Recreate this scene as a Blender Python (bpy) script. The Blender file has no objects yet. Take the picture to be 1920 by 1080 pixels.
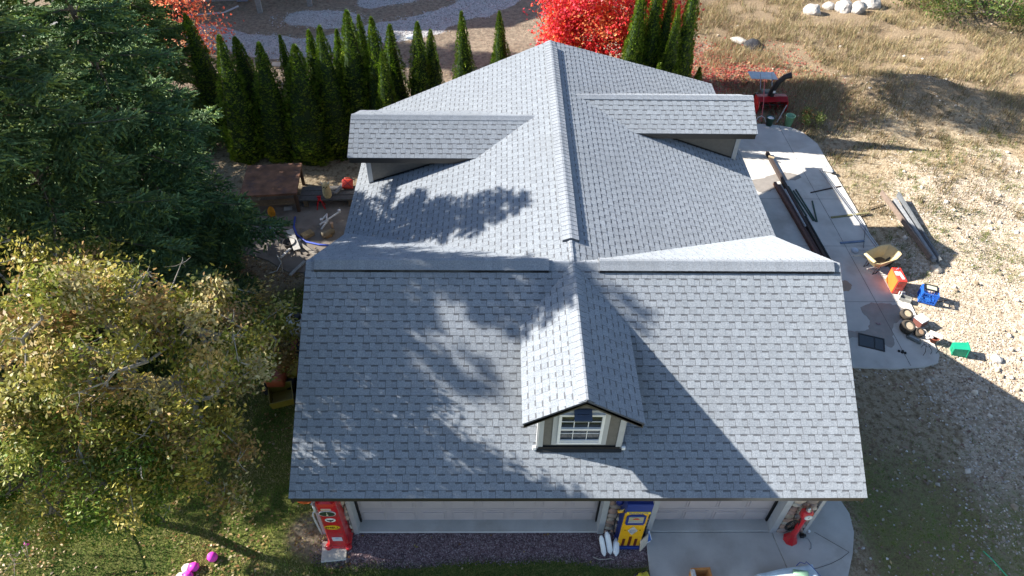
import bpy, bmesh, math, random
import numpy as np
from mathutils import Vector, Matrix, noise as mnoise
C = bpy.context.scene.collection
SC = bpy.context.scene
R = math.radians
rnd = random.Random(7)
nr = np.random.RandomState(11)

# ---------------------------------------------------------------- camera, light
cam = bpy.data.objects.new('camera', bpy.data.cameras.new('camera'))
C.objects.link(cam); SC.camera = cam
cam.data.sensor_width = 36.0
cam.data.lens = 36.0 * 1311.82 / 1920.0
cam.data.clip_end = 2000
_p, _w, _r = R(44.89), R(1.24), R(1.08)
_f = Vector((math.sin(_w)*math.cos(_p), math.cos(_w)*math.cos(_p), -math.sin(_p)))
_rt = Vector((math.cos(_w), -math.sin(_w), 0)); _up = _rt.cross(_f)
_r2 = _rt*math.cos(_r) + _up*math.sin(_r); _u2 = -_rt*math.sin(_r) + _up*math.cos(_r)
_M = Matrix((_r2, _u2, -_f)).transposed().to_4x4(); _M.translation = Vector((-0.71, -6.32, 14.06))
cam.matrix_world = _M

SUNV = Vector((-1.585, 0.3, 1.0)).normalized()          # towards the sun
sun = bpy.data.objects.new('sun', bpy.data.lights.new('sun', 'SUN')); C.objects.link(sun)
sun.data.energy = 5.0; sun.data.angle = R(0.55); sun.data.color = (1.0, 0.945, 0.86)
sun.rotation_euler = SUNV.to_track_quat('Z', 'Y').to_euler()
sun.location = SUNV * 60
W = bpy.data.worlds.new("World"); SC.world = W; W.use_nodes = True
_nt = W.node_tree; _bg = _nt.nodes['Background']
_sky = _nt.nodes.new('ShaderNodeTexSky'); _sky.sky_type = 'NISHITA'; _sky.sun_disc = False
_sky.sun_elevation = math.asin(SUNV.z); _sky.sun_rotation = math.atan2(SUNV.x, SUNV.y)
_sky.air_density = 1.0; _sky.dust_density = 0.6; _sky.ozone_density = 1.3
_nt.links.new(_sky.outputs[0], _bg.inputs[0]); _bg.inputs[1].default_value = 0.07
SC.view_settings.view_transform = 'Standard'; SC.view_settings.look = 'None'
SC.view_settings.exposure = 1.6; SC.view_settings.gamma = 1.0
SC.cycles.max_bounces = 5; SC.cycles.diffuse_bounces = 3; SC.cycles.transparent_max_bounces = 8

# ---------------------------------------------------------------- materials
def mat(name, col=(.5, .5, .5), rough=.7, metal=0, var=.12, scale=6, bump=.0, bscale=40, attr=False, spec=.4, trans=0, coat=0, dirt=None, dscale=2.0, dk=.8):
    m = bpy.data.materials.new(name); m.use_nodes = True
    nt = m.node_tree; N = nt.nodes; L = nt.links; b = N['Principled BSDF']
    b.inputs['Roughness'].default_value = rough; b.inputs['Metallic'].default_value = metal
    b.inputs['Specular IOR Level'].default_value = spec
    if rough >= .85 and 'Diffuse Roughness' in b.inputs: b.inputs['Diffuse Roughness'].default_value = 1.0
    if coat: b.inputs['Coat Weight'].default_value = coat
    tc = N.new('ShaderNodeTexCoord')
    nz = N.new('ShaderNodeTexNoise'); nz.inputs['Scale'].default_value = scale; nz.inputs['Detail'].default_value = 5
    L.new(tc.outputs['Object'], nz.inputs['Vector'])
    mr = N.new('ShaderNodeMapRange'); mr.inputs[1].default_value = .3; mr.inputs[2].default_value = .7
    mr.inputs[3].default_value = 1-var; mr.inputs[4].default_value = 1+var
    L.new(nz.outputs['Fac'], mr.inputs[0])
    hs = N.new('ShaderNodeMix'); hs.data_type = 'RGBA'; hs.blend_type = 'MULTIPLY'; hs.inputs[0].default_value = 1
    if attr:
        at = N.new('ShaderNodeAttribute'); at.attribute_name = 'Col'; L.new(at.outputs['Color'], hs.inputs[6])
    else:
        hs.inputs[6].default_value = (*col, 1)
    L.new(mr.outputs[0], hs.inputs[7])
    out = hs.outputs[2]
    if dirt:
        n2 = N.new('ShaderNodeTexNoise'); n2.inputs['Scale'].default_value = dscale; n2.inputs['Detail'].default_value = 8; n2.inputs['Roughness'].default_value = .65
        L.new(tc.outputs['Object'], n2.inputs['Vector'])
        r2 = N.new('ShaderNodeMapRange'); r2.inputs[1].default_value = .5; r2.inputs[2].default_value = .68; r2.inputs[4].default_value = dk
        L.new(n2.outputs['Fac'], r2.inputs[0])
        mx = N.new('ShaderNodeMix'); mx.data_type = 'RGBA'; L.new(r2.outputs[0], mx.inputs[0]); L.new(out, mx.inputs[6]); mx.inputs[7].default_value = (*dirt, 1)
        out = mx.outputs[2]
    L.new(out, b.inputs['Base Color'])
    if bump:
        bn = N.new('ShaderNodeTexNoise'); bn.inputs['Scale'].default_value = bscale; bn.inputs['Detail'].default_value = 4
        L.new(tc.outputs['Object'], bn.inputs['Vector'])
        bp = N.new('ShaderNodeBump'); bp.inputs['Strength'].default_value = bump; bp.inputs['Distance'].default_value = .02
        L.new(bn.outputs['Fac'], bp.inputs['Height']); L.new(bp.outputs[0], b.inputs['Normal'])
    if trans:
        t = N.new('ShaderNodeBsdfTranslucent'); L.new(out, t.inputs['Color'])
        ms = N.new('ShaderNodeMixShader'); ms.inputs[0].default_value = trans
        L.new(b.outputs[0], ms.inputs[1]); L.new(t.outputs[0], ms.inputs[2]); L.new(ms.outputs[0], N['Material Output'].inputs[0])
    return m

MS = mat('asphalt_shingle', attr=True, rough=.88, var=.22, scale=42, dirt=(.25, .27, .29), dscale=.55, dk=.4, bump=.6, bscale=160, spec=.25)
MBR = mat('bronze_metal', (.035, .031, .027), rough=.38, spec=.5, var=.08)
MBLK = mat('black_rubber', (.012, .012, .013), rough=.55, var=.1)
MWHT = mat('white_vinyl', (.78, .78, .78), rough=.4, var=.03)
MTRIM = mat('grey_trim', (.42, .43, .44), rough=.55, var=.05)
MSID = mat('taupe_siding', (.145, .135, .12), rough=.7, var=.1, scale=14)
MDOOR = mat('door_paint', (.47, .41, .41), rough=.5, var=.05, scale=3)
MSTONE = mat('river_stone', attr=True, rough=.75, var=.25, scale=9, bump=.4, bscale=30)
MCONC = mat('concrete', (.53, .51, .475), rough=.85, var=.12, scale=1.6, bump=.25, bscale=60, dirt=(.40, .365, .32), dscale=.9)
MJOINT = mat('joint_groove', (.07, .065, .06), rough=.95)
MWET = mat('damp_stain', (.25, .225, .2), rough=.6, var=.1)
MCOL = mat('painted', attr=True, rough=.45, var=.08, scale=10)
MCOLR = mat('matte_colour', attr=True, rough=.85, var=.18, scale=14, bump=.3, bscale=50)
MMET = mat('galvanised', (.45, .46, .48), rough=.35, metal=.8, var=.12)
MGLASS = mat('dark_glass', (.02, .024, .026), rough=.05, spec=.9, var=.02)
MLEAF = mat('leaf', attr=True, rough=.5, var=.15, scale=3, trans=.35, spec=.35)
MNEED = mat('needle', attr=True, rough=.6, var=.2, scale=2.5, trans=.12, spec=.3)
MBARK = mat('bark', (.16, .13, .10), rough=.9, var=.3, scale=12, bump=.6, bscale=25)
MPBARK = mat('pale_bark', (.33, .30, .26), rough=.85, var=.25, scale=14, bump=.4, bscale=25)
MGRND = mat('loose', attr=True, rough=.95, var=.2, scale=8, spec=.15)

# ---------------------------------------------------------------- mesh helpers
class MB:
    def __init__(s): s.v = []; s.f = []; s.c = []
    def add(s, vs, fs, col=(.5, .5, .5)):
        o = len(s.v); s.v += [tuple(v) for v in vs]; s.f += [tuple(i+o for i in f) for f in fs]; s.c += [col]*len(fs); return s
    def box(s, c, d, rz=0, col=(.5, .5, .5), tilt=None, bev=0):
        x, y, z = d[0]/2, d[1]/2, d[2]/2
        M = Matrix.Translation(c) @ Matrix.Rotation(rz, 4, 'Z')
        if tilt: M = M @ Matrix.Rotation(tilt[1], 4, tilt[0])
        if bev:
            b = min(bev, x*.9, y*.9, z*.9); P = []
            for (zz, ix) in ((-z, b), (-z+b, 0), (z-b, 0), (z, b)):
                X, Y = x-ix, y-ix
                P += [(-X+b*(ix == 0)*.7, -Y, zz), (X-b*(ix == 0)*.7, -Y, zz), (X, -Y+b*(ix == 0)*.7, zz), (X, Y-b*(ix == 0)*.7, zz), (X-b*(ix == 0)*.7, Y, zz), (-X+b*(ix == 0)*.7, Y, zz), (-X, Y-b*(ix == 0)*.7, zz), (-X, -Y+b*(ix == 0)*.7, zz)]
            F = [tuple(range(7, -1, -1)), tuple(range(24, 32))]
            for k in range(3):
                for i in range(8): F.append((k*8+i, k*8+(i+1) % 8, k*8+8+(i+1) % 8, k*8+8+i))
            return s.add([M @ Vector(p) for p in P], F, col)
        P = [(-x, -y, -z), (x, -y, -z), (x, y, -z), (-x, y, -z), (-x, -y, z), (x, -y, z), (x, y, z), (-x, y, z)]
        return s.add([M @ Vector(p) for p in P], [(3, 2, 1, 0), (4, 5, 6, 7), (0, 1, 5, 4), (1, 2, 6, 5), (2, 3, 7, 6), (3, 0, 4, 7)], col)
    def prism(s, poly, vec, col=(.5, .5, .5)):                 # extrude a planar polygon along vec
        n = len(poly); v = Vector(vec); P = [Vector(p) for p in poly]; P += [p+v for p in P]
        F = [tuple(range(n-1, -1, -1)), tuple(range(n, 2*n))] + [(i, (i+1) % n, n+(i+1) % n, n+i) for i in range(n)]
        return s.add(P, F, col)
    def tube(s, path, r, n=8, col=(.5, .5, .5), caps=True):
        P = [Vector(p) for p in path]; rr = r if isinstance(r, (list, tuple)) else [r]*len(P); V = []; F = []
        up = Vector((0, 0, 1)); prev = None
        for i, p in enumerate(P):
            t = (P[min(i+1, len(P)-1)]-P[max(i-1, 0)]).normalized()
            a = t.cross(up if prev is None else prev)
            if a.length < .05: a = t.cross(Vector((1, 0, 0)))
            a.normalize(); b = a.cross(t).normalized()
            prev = b if False else None
            for k in range(n):
                an = 2*math.pi*k/n; V.append(p + (a*math.cos(an)+b*math.sin(an))*rr[i])
        for i in range(len(P)-1):
            for k in range(n): F.append((i*n+k, i*n+(k+1) % n, (i+1)*n+(k+1) % n, (i+1)*n+k))
        if caps: F += [tuple(range(n-1, -1, -1)), tuple(range((len(P)-1)*n, len(P)*n))]
        return s.add(V, F, col)
    def lathe(s, prof, M=Matrix(), n=20, col=(.5, .5, .5), caps=True, sx=1, sy=1):
        V = []; F = []
        for (r, z) in prof:
            for k in range(n):
                a = 2*math.pi*k/n; V.append(M @ Vector((r*math.cos(a)*sx, r*math.sin(a)*sy, z)))
        for i in range(len(prof)-1):
            for k in range(n): F.append((i*n+k, i*n+(k+1) % n, (i+1)*n+(k+1) % n, (i+1)*n+k))
        if caps:
            if prof[0][0] > .001: F.append(tuple(range(n-1, -1, -1)))
            if prof[-1][0] > .001: F.append(tuple(range((len(prof)-1)*n, len(prof)*n)))
        return s.add(V, F, col)
    def build(s, name, m, parent=None, smooth=False, loc=None):
        me = bpy.data.meshes.new(name)
        o0 = Vector(loc) if loc is not None else None
        vs = s.v if o0 is None else [tuple(Vector(v)-o0) for v in s.v]
        me.from_pydata(vs, [], s.f)
        at = me.attributes.new('Col', 'FLOAT_COLOR', 'FACE')
        at.data.foreach_set('color', np.array([(*c, 1) for c in s.c], dtype=np.float32).ravel())
        if smooth: me.polygons.foreach_set('use_smooth', [True]*len(me.polygons))
        me.materials.append(m); me.update()
        o = bpy.data.objects.new(name, me); C.objects.link(o)
        if o0 is not None: o.location = o0
        if parent is not None: o.parent = parent
        return o

def np_mesh(name, V, F, Cc, m, parent=None, k=3):              # V (n,3), F (m,k), Cc (m,3)
    me = bpy.data.meshes.new(name); n = len(V); q = len(F)
    me.vertices.add(n); me.vertices.foreach_set('co', V.astype(np.float32).ravel())
    me.loops.add(q*k); me.loops.foreach_set('vertex_index', F.astype(np.int32).ravel())
    me.polygons.add(q); me.polygons.foreach_set('loop_start', (np.arange(q)*k).astype(np.int32))
    me.polygons.foreach_set('loop_total', np.full(q, k, dtype=np.int32))
    me.update(calc_edges=True)
    at = me.attributes.new('Col', 'FLOAT_COLOR', 'FACE')
    at.data.foreach_set('color', np.hstack([Cc, np.ones((q, 1))]).astype(np.float32).ravel())
    me.materials.append(m); me.validate()
    o = bpy.data.objects.new(name, me); C.objects.link(o)
    if parent is not None: o.parent = parent
    return o

def tag(o, label=None, cat=None, group=None, kind=None):
    if label: o['label'] = label
    if cat: o['category'] = cat
    if group: o['group'] = group
    if kind: o['kind'] = kind
    return o
def thing(name, label, cat, loc=(0, 0, 0), rz=0, group=None):
    o = bpy.data.objects.new(name, None); C.objects.link(o); o.location = loc; o.rotation_euler = (0, 0, rz)
    o.empty_display_size = .2
    return tag(o, label, cat, group)
def copy_tree(o, parent=None):
    c = o.copy(); C.objects.link(c); c.parent = parent
    for ch in [x for x in o.children]: copy_tree(ch, c)
    return c
def struct(o): o['kind'] = 'structure'; return o
def text(body, size, M, m, name, parent=None, ext=.002, sx=1.0):
    cu = bpy.data.curves.new('t', 'FONT'); cu.body = body; cu.size = size; cu.extrude = ext; cu.align_x = 'CENTER'; cu.align_y = 'CENTER'; cu.resolution_u = 3
    cu.offset = size*.02
    t = bpy.data.objects.new('t', cu); C.objects.link(t)
    dg = bpy.context.evaluated_depsgraph_get(); me = bpy.data.meshes.new_from_object(t.evaluated_get(dg))
    bpy.data.objects.remove(t); bpy.data.curves.remove(cu)
    me.transform(M @ Matrix.Diagonal((sx, 1, 1, 1))); me.materials.clear(); me.materials.append(m)
    o = bpy.data.objects.new(name, me); C.objects.link(o)
    if parent is not None: o.parent = parent
    return o
UPR = Matrix.Rotation(math.pi/2, 4, 'X')                       # XY text stood up, facing -Y

# ---------------------------------------------------------------- shingles
def shingles(name, O, U, V, Lu, Lv, parent, clips=(), seed=0, tone=1.0, base=.035):
    g = random.Random(seed); O, U, V = Vector(O), Vector(U).normalized(), Vector(V).normalized(); N = U.cross(V)
    mb = MB(); ex = .143
    def P(u, v, h): return O+U*u+V*v+N*h
    def quad(u0, u1, v0, v1, h0, h1, col): mb.add([P(u0, v0, h0), P(u1, v0, h0), P(u1, v1, h1), P(u0, v1, h1)], [(0, 1, 2, 3)], col)
    def shade():
        b = g.choice((.322, .332, .338, .346, .355, .336))*g.uniform(.96, 1.04)*tone
        return (b*.90, b*.985, b*1.085)
    mb.add([P(0, 0, -base), P(Lu, 0, -base), P(Lu, Lv, -base), P(0, Lv, -base), P(0, 0, 0), P(Lu, 0, 0), P(Lu, Lv, 0), P(0, Lv, 0)],
           [(3, 2, 1, 0), (4, 5, 6, 7), (0, 1, 5, 4), (1, 2, 6, 5), (2, 3, 7, 6), (3, 0, 4, 7)], (.1, .1, .11))
    n = int(math.ceil(Lv/ex))
    for k in range(n):
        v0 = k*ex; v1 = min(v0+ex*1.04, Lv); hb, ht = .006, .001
        if k > 0: quad(0, Lu, v0-.0075, v0, .0052, .0050, (.15*tone, .155*tone, .165*tone))  # thin dark line below each butt edge, its shadow painted into the colour
        u = 0.0; gap = g.random() < .5
        cg = shade()
        while u < Lu-1e-6:
            w = g.uniform(.10, .14) if gap else g.uniform(.10, .16)
            u1 = min(u+w, Lu)
            if gap:
                c = shade(); quad(u, u1, v0, v1, hb, ht, c)
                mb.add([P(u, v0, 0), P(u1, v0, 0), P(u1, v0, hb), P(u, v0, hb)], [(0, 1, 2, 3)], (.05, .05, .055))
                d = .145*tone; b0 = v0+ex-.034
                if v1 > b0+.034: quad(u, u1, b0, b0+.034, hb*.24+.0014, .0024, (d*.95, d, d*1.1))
            else:
                c = shade(); q = 1.03; t = .0028
                mb.add([P(u, v0, 0), P(u1, v0, 0), P(u1, v1, ht), P(u, v1, ht), P(u, v0, hb+t), P(u1, v0, hb+t), P(u1, v1, ht+t), P(u, v1, ht+t)],
                       [(4, 5, 6, 7), (1, 2, 6, 5), (3, 0, 4, 7)], c)
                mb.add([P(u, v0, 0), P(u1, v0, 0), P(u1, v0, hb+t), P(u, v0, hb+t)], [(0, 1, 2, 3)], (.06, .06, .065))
                if g.random() < .75: quad(u-.0035, u+.0035, v0, v0+ex*.98, hb+t+.0008, ht+t+.0008, (.10, .10, .11))
            u = u1; gap = not gap
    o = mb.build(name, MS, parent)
    if clips:
        bm = bmesh.new(); bm.from_mesh(o.data)
        for (co, no) in clips: bmesh.ops.bisect_plane(bm, geom=bm.verts[:]+bm.edges[:]+bm.faces[:], dist=1e-5, plane_co=co, plane_no=no, clear_outer=True)
        bm.to_mesh(o.data); bm.free()
    return o

def caps(name, P0, P1, parent, w=.15, lift=.02, s1=.5, s2=.5, vent=False, seed=3, tone=1.0):
    # overlapping cap shingles along a ridge from P0 to P1; s1, s2 = fall per metre to the left and right of it
    g = random.Random(seed); P0, P1 = Vector(P0), Vector(P1); D = (P1-P0); L = D.length; D.normalize()
    S = D.cross(Vector((0, 0, 1))).normalized(); Z = Vector((0, 0, 1)); mb = MB()
    prof = [(-w, -w*s1), (-w*.5, -w*.5*s1), (-w*.14, -w*.05*s1), (w*.14, -w*.05*s2), (w*.5, -w*.5*s2), (w, -w*s2)]
    prof = [(a, b+lift) for a, b in prof]
    st = .145; k = 0; t = 0.0
    while t < L-.01:
        t1 = min(t+st, L); b = .34*g.uniform(.95, 1.05)*tone; c = (b*.91, b*.985, b*1.09)
        h0, h1 = .009, .001
        V = [P0+D*t+S*a+Z*(z+h0) for a, z in prof]+[P0+D*(t1+.01)+S*a+Z*(z+h1) for a, z in prof]
        n = len(prof)
        mb.add(V, [(i, i+1, n+i+1, n+i) for i in range(n-1)], c)
        V2 = [P0+D*t+S*a+Z*(z+h0) for a, z in prof]+[P0+D*t+S*a+Z*(z-.004) for a, z in prof]
        mb.add(V2, [(i, n+i, n+i+1, i+1) for i in range(n-1)], (.11, .115, .125))
        t = t1
    if vent:       # the plastic vent body under the caps: dark louvred sides and ends
        for sg, sl in ((-1, s1), (1, s2)):
            a = sg*(w-.006)
            V = [P0+S*a+Z*(-w*sl+lift-.002), P1+S*a+Z*(-w*sl+lift-.002), P1+S*a+Z*(-w*sl-.012), P0+S*a+Z*(-w*sl-.012)]
            mb.add(V, [(0, 1, 2, 3)], (.02, .02, .022))
        for Q in (P0+D*.004, P1-D*.004):
            V = [Q+S*a+Z*(z-.002) for a, z in prof]+[Q+S*w+Z*(-w*s2-.012), Q+Z*-.01, Q-S*w+Z*(-w*s1-.012)]
            mb.add(V, [tuple(range(len(V)))], (.13, .135, .145))
    return mb.build(name, MS, parent)

# ---------------------------------------------------------------- the garage
XL, XR, HE, HR, D = -4.55, 6.02, 2.36, 4.67, 3.82
XM, YA, YBL, YBR = .71, 13.47, 12.64, 14.51
WL, WR, YV, HW = -4.60, 6.12, 6.94, 2.75
house = thing('garage', 'wide detached garage with grey shingle roof and three dormers', 'garage', (.71, 5, 0))
def hp(o):                                                     # parent keeping world coordinates
    o.parent = house; o.matrix_parent_inverse = Matrix.Translation((.71, 5, 0)).inverted(); return o
def seta(o, par=None): return hp(o)
# walls
mb = MB()
mb.box((.66, 6.65, 1.14), (10.0, 11.5, 2.28), col=(.145, .135, .12)); mb.box((.72, 9.5, 2.45), (9.9, 5.6, .4))
mb.prism([(5.85, 1.2, 2.2), (5.85, 6.9, 2.2), (5.85, 3.82, 4.5)], (-.2, 0, 0)); mb.prism([(-4.3, 1.2, 2.2), (-4.3, 6.9, 2.2), (-4.3, 3.82, 4.5)], (-.2, 0, 0))
mb.prism([(-4.2, 12.3, 2.25), (5.7, 12.3, 2.25), (5.7, 12.3, 2.7), (.71, 12.3, 4.5), (-4.2, 12.3, 2.7)], (0, .1, 0))
hp(mb.build('wall', MSID))
# front wall pieces between the doors stand at y .45 .. .67 (piers)
def pier(x0, x1, y0=.47, y1=.9, seed=1, side=False):
    g = random.Random(seed); mb = MB(); H = 2.2
    mb.box(((x0+x1)/2, (y0+y1)/2+.02, H/2), (x1-x0-.03, y1-y0-.02, H), col=(.2, .185, .165))
    pal = [(.36, .27, .20), (.30, .25, .22), (.42, .35, .28), (.25, .22, .21), (.33, .22, .17), (.44, .40, .34), (.28, .19, .16), (.38, .31, .27)]
    z = 0.04
    while z < H-.05:
        h = g.uniform(.11, .2); x = x0
        while x < x1-.03:
            w = min(g.uniform(.12, .27), x1-x)
            if w > .05:
                c = g.choice(pal); k = g.uniform(.8, 1.15)
                cx, cz = x+w/2, z+h/2+g.uniform(-.02, .02)
                M = Matrix.Translation((cx, y0+.01, cz)) @ Matrix.Rotation(g.uniform(-.4, .4), 4, 'Y') @ Matrix.Diagonal((w*.54, .055, h*.58, 1))
                pr = [(0, -1), (.45, -.88), (.78, -.6), (.97, -.2), (.97, .2), (.78, .6), (.45, .88), (0, 1)]
                mb.lathe(pr, M, n=10, col=tuple(a*k for a in c), caps=False)
            x += w+.008
        z += h+.008
    return hp(mb.build('stone_pier', MSTONE, smooth=True))
pier(-4.34, -3.765, seed=2); pier(1.45, 2.33, seed=4); pier(5.10, 5.66, seed=6)
for c_, d_ in (((-3.715, .56, 1.1), (.09, .22, 2.2)), ((1.39, .56, 1.1), (.12, .22, 2.2)), ((2.39, .56, 1.1), (.11, .22, 2.2)), ((5.03, .56, 1.1), (.13, .22, 2.2)), ((5.70, .62, 1.1), (.075, .34, 2.2)), ((-4.38, .62, 1.1), (.07, .34, 2.2))):
    hp(MB().box(c_, d_).build('door_trim', MTRIM))
mb = MB(); mb.box((.71, .55, 2.24), (10.1, .5, .1)); hp(mb.build('lintel', MTRIM))
def gdoor(x0, x1, cols):
    mb = MB(); y = .76; sec = .53
    for k in range(4):
        z0 = .02+k*sec; mb.box(((x0+x1)/2, y, z0+sec/2-.004), (x1-x0, .04, sec-.010))
        w = (x1-x0)/cols
        for i in range(cols):
            cx = x0+w*(i+.5)
            mb.box((cx, y-.024, z0+sec/2), (w-.10, .014, sec-.15), bev=.006); mb.box((cx, y-.040, z0+sec/2), (w-.19, .022, sec-.24), bev=.011)
    o = hp(mb.build('garage_door', MDOOR))
    m2 = MB(); m2.box((x0+.012, y-.045, 1.06), (.03, .05, 2.1)); m2.box((x1-.012, y-.045, 1.06), (.03, .05, 2.1)); m2.box(((x0+x1)/2, y-.03, .015), (x1-x0, .03, .03))
    s = m2.build('weather_strip', MBLK, o); return o
gdoor(-3.665, 1.33, 8); gdoor(2.45, 4.97, 4)
# fascias and soffits as closed eave bodies
def eave(poly, vec, name='fascia'): return hp(MB().prism(poly, vec).build(name, MBR))
fa = .15
eave([(XL+.03, .02, HE-.03), (XL+.03, .02, HE-fa), (XL+.03, .6, HE-fa), (XL+.03, .6, HE+.2)], (XR-XL-.06, 0, 0))
for (xe, sg) in ((WL, 1), (WR, -1)):
    eave([(xe+sg*.03, 6.9, HW-.03), (xe+sg*.03, 6.9, HW-fa), (xe+sg*.4, 6.9, HW-fa), (xe+sg*.4, 6.9, HW+.1)], (0, (YBL if sg > 0 else YBR)-6.94, 0))
def rake(A, B, inn, name='rake_board'):
    A, B = Vector(A), Vector(B); i = Vector(inn)
    return hp(MB().prism([A+Vector((0, 0, -.035)), A+Vector((0, 0, -.19)), B+Vector((0, 0, -.19)), B+Vector((0, 0, -.035))], i).build(name, MBR))
for x, i in ((XL+.02, (.04, 0, 0)), (XR-.02, (-.04, 0, 0))):
    rake((x, .01, HE), (x, D, HR), i); rake((x, D, HR), (x, YV-.02, HW+.02), i)
rake((WL+.03, YBL-.02, HW), (XM, YA-.02, HR), (0, -.04, 0)); rake((XM, YA-.02, HR), (WR-.03, YBR-.03, HW), (0, -.04, 0))
# roof slopes
def roof(*a, **k): return hp(shingles('roof_slope', *a, **k))
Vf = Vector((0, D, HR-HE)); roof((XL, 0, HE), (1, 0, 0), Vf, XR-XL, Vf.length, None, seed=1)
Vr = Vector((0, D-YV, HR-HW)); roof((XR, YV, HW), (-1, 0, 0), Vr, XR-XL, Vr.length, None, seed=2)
Vl = Vector((XM-WL, 0, HR-HW)); Vw = Vector((XM-WR, 0, HR-HW))
ys = 4.0
nL = Vector((YA-YBL, -(XM-WL), 0)); nL = -nL if nL.y < 0 else nL
nR = Vector((YBR-YA, -(WR-XM), 0)); nR = -nR if nR.y < 0 else nR
valL = Vector((0, HR-HE, 0))
# valleys: wing slopes stop along the diagonals to the inner corners
def vclip(xe, ye):
    n = Vector((ye-D, -(xe-XM), 0)); return n
nv1 = Vector((-(YV-D), -(XM-WL), 0)).normalized(); nv2 = Vector(((YV-D), -(WR-XM), 0)).normalized()
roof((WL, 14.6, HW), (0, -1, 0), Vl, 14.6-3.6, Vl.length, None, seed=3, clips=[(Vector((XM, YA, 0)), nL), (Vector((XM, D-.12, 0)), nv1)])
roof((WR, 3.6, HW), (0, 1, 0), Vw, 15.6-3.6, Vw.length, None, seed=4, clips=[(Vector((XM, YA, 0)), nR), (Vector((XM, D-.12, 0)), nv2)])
sF, sL, sR, sB = (HR-HE)/D, (HR-HW)/(XM-WL), (HR-HW)/(WR-XM), (HR-HW)/(YV-D)
hp(caps('ridge_vent', (XM, 4.49, HR), (XM, 13.08, HR), None, w=.17, lift=.06, s1=sL, s2=sR, vent=True, seed=5))
hp(caps('ridge_cap', (XM, 13.06, HR), (XM, 13.46, HR), None, w=.15, lift=.012, s1=sL, s2=sR, seed=6))
hp(caps('ridge_cap', (XM, .50, HR), (XM, 4.5, HR), None, w=.14, lift=.014, s1=.62, s2=.62, seed=7))
hp(caps('ridge_vent', (-4.37, D, HR), (.22, D, HR), None, w=.19, lift=.075, s1=sB, s2=sF, vent=True, seed=8))
hp(caps('ridge_vent', (1.22, D, HR), (5.87, D, HR), None, w=.19, lift=.075, s1=sB, s2=sF, vent=True, seed=9))
hp(caps('ridge_cap', (XL+.01, D, HR), (-4.36, D, HR), None, w=.15, lift=.012, s1=sB, s2=sF, seed=10))
hp(caps('ridge_cap', (.2, D, HR), (1.24, D, HR), None, w=.15, lift=.012, s1=sB, s2=sF, seed=11))
hp(caps('ridge_cap', (5.86, D, HR), (XR-.01, D, HR), None, w=.15, lift=.012, s1=sB, s2=sF, seed=12))

# side dormers
def side_dormer(sg, yc, xo, xi, run, zr=4.46, wx=.28, ww=.42):
    ze = 3.922; P = thing('dormer', None, None, (xo, yc, ze)); hp(P)
    for k in list(P.keys()): del P[k]
    def dp(o): o.parent = P; o.matrix_parent_inverse = Matrix.Translation((xo, yc, ze)).inverted(); return o
    Vs = Vector((0, run, zr-ze)); Lx = abs(xi-xo)
    x0, x1 = min(xo, xi), max(xo, xi)
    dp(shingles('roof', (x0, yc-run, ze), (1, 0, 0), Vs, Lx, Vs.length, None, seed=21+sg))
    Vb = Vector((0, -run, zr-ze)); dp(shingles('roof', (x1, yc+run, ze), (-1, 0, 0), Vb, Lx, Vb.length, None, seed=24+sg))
    e = .03*sg
    dp(MB().prism([(xo+e, yc-run+.02, ze-.02), (xo+e, yc-run+.02, ze-.17), (xo+e, yc-ww, ze-.17), (xo+e, yc, zr-.2), (xo+e, yc+ww, ze-.17), (xo+e, yc+run-.02, ze-.17), (xo+e, yc+run-.02, ze-.02), (xo+e, yc, zr-.04)], (xi-xo-e, 0, 0)).build('fascia', MBR))
    xw = xo+sg*wx; xe = xo+sg*3.4
    dp(MB().prism([(xw, yc-ww, 2.2), (xw, yc+ww, 2.2), (xw, yc+ww, ze-.1), (xw, yc, zr-.15), (xw, yc-ww, ze-.1)], (xe-xw, 0, 0)).build('wall', MSID))
    t = MB(); t.prism([(xw-sg*.02, yc-ww-.02, 2.3), (xw+sg*.10, yc-ww-.02, 2.3), (xw+sg*.10, yc-ww+.01, 2.3), (xw+sg*.01, yc-ww+.01, 2.3), (xw+sg*.01, yc-ww+.10, 2.3), (xw-sg*.02, yc-ww+.10, 2.3)], (0, 0, 1.5)); dp(t.build('corner_trim', MTRIM)); dp(MB().box((xw-sg*.008, yc+ww-.04, 3.0), (.02, .12, 1.5)).build('corner_trim', MTRIM))
    # flashing line at the foot of the cheek wall
    s = sL if sg > 0 else sR; xx = [xw-sg*.0, xe]
    f = MB(); zz = [HR-abs(XM-x)*s for x in xx]
    f.add([(xx[0], yc-ww-.006, zz[0]+.05), (xx[1], yc-ww-.006, zz[1]+.05), (xx[1], yc-ww-.006, zz[1]), (xx[0], yc-ww-.006, zz[0]),
           (xx[0], yc-ww-.05, zz[0]+.022), (xx[1], yc-ww-.05, zz[1]+.022)], [(0, 1, 2, 3), (3, 2, 5, 4)], (.02, .02, .02)); dp(f.build('flashing', MBLK))
    a, b = ((xo+.01, xi) if sg > 0 else (xi, xo-.01))
    dp(caps('ridge_cap', (a, yc, zr), (b, yc, zr), None, w=.14, lift=.014, s1=.48, s2=.48, seed=30+sg))
side_dormer(1, 9.6, -4.59, .25, 1.13, wx=.39, ww=.79)
side_dormer(-1, 10.71, 6.09, 1.2, 1.03, wx=.29, ww=.66)
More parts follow.
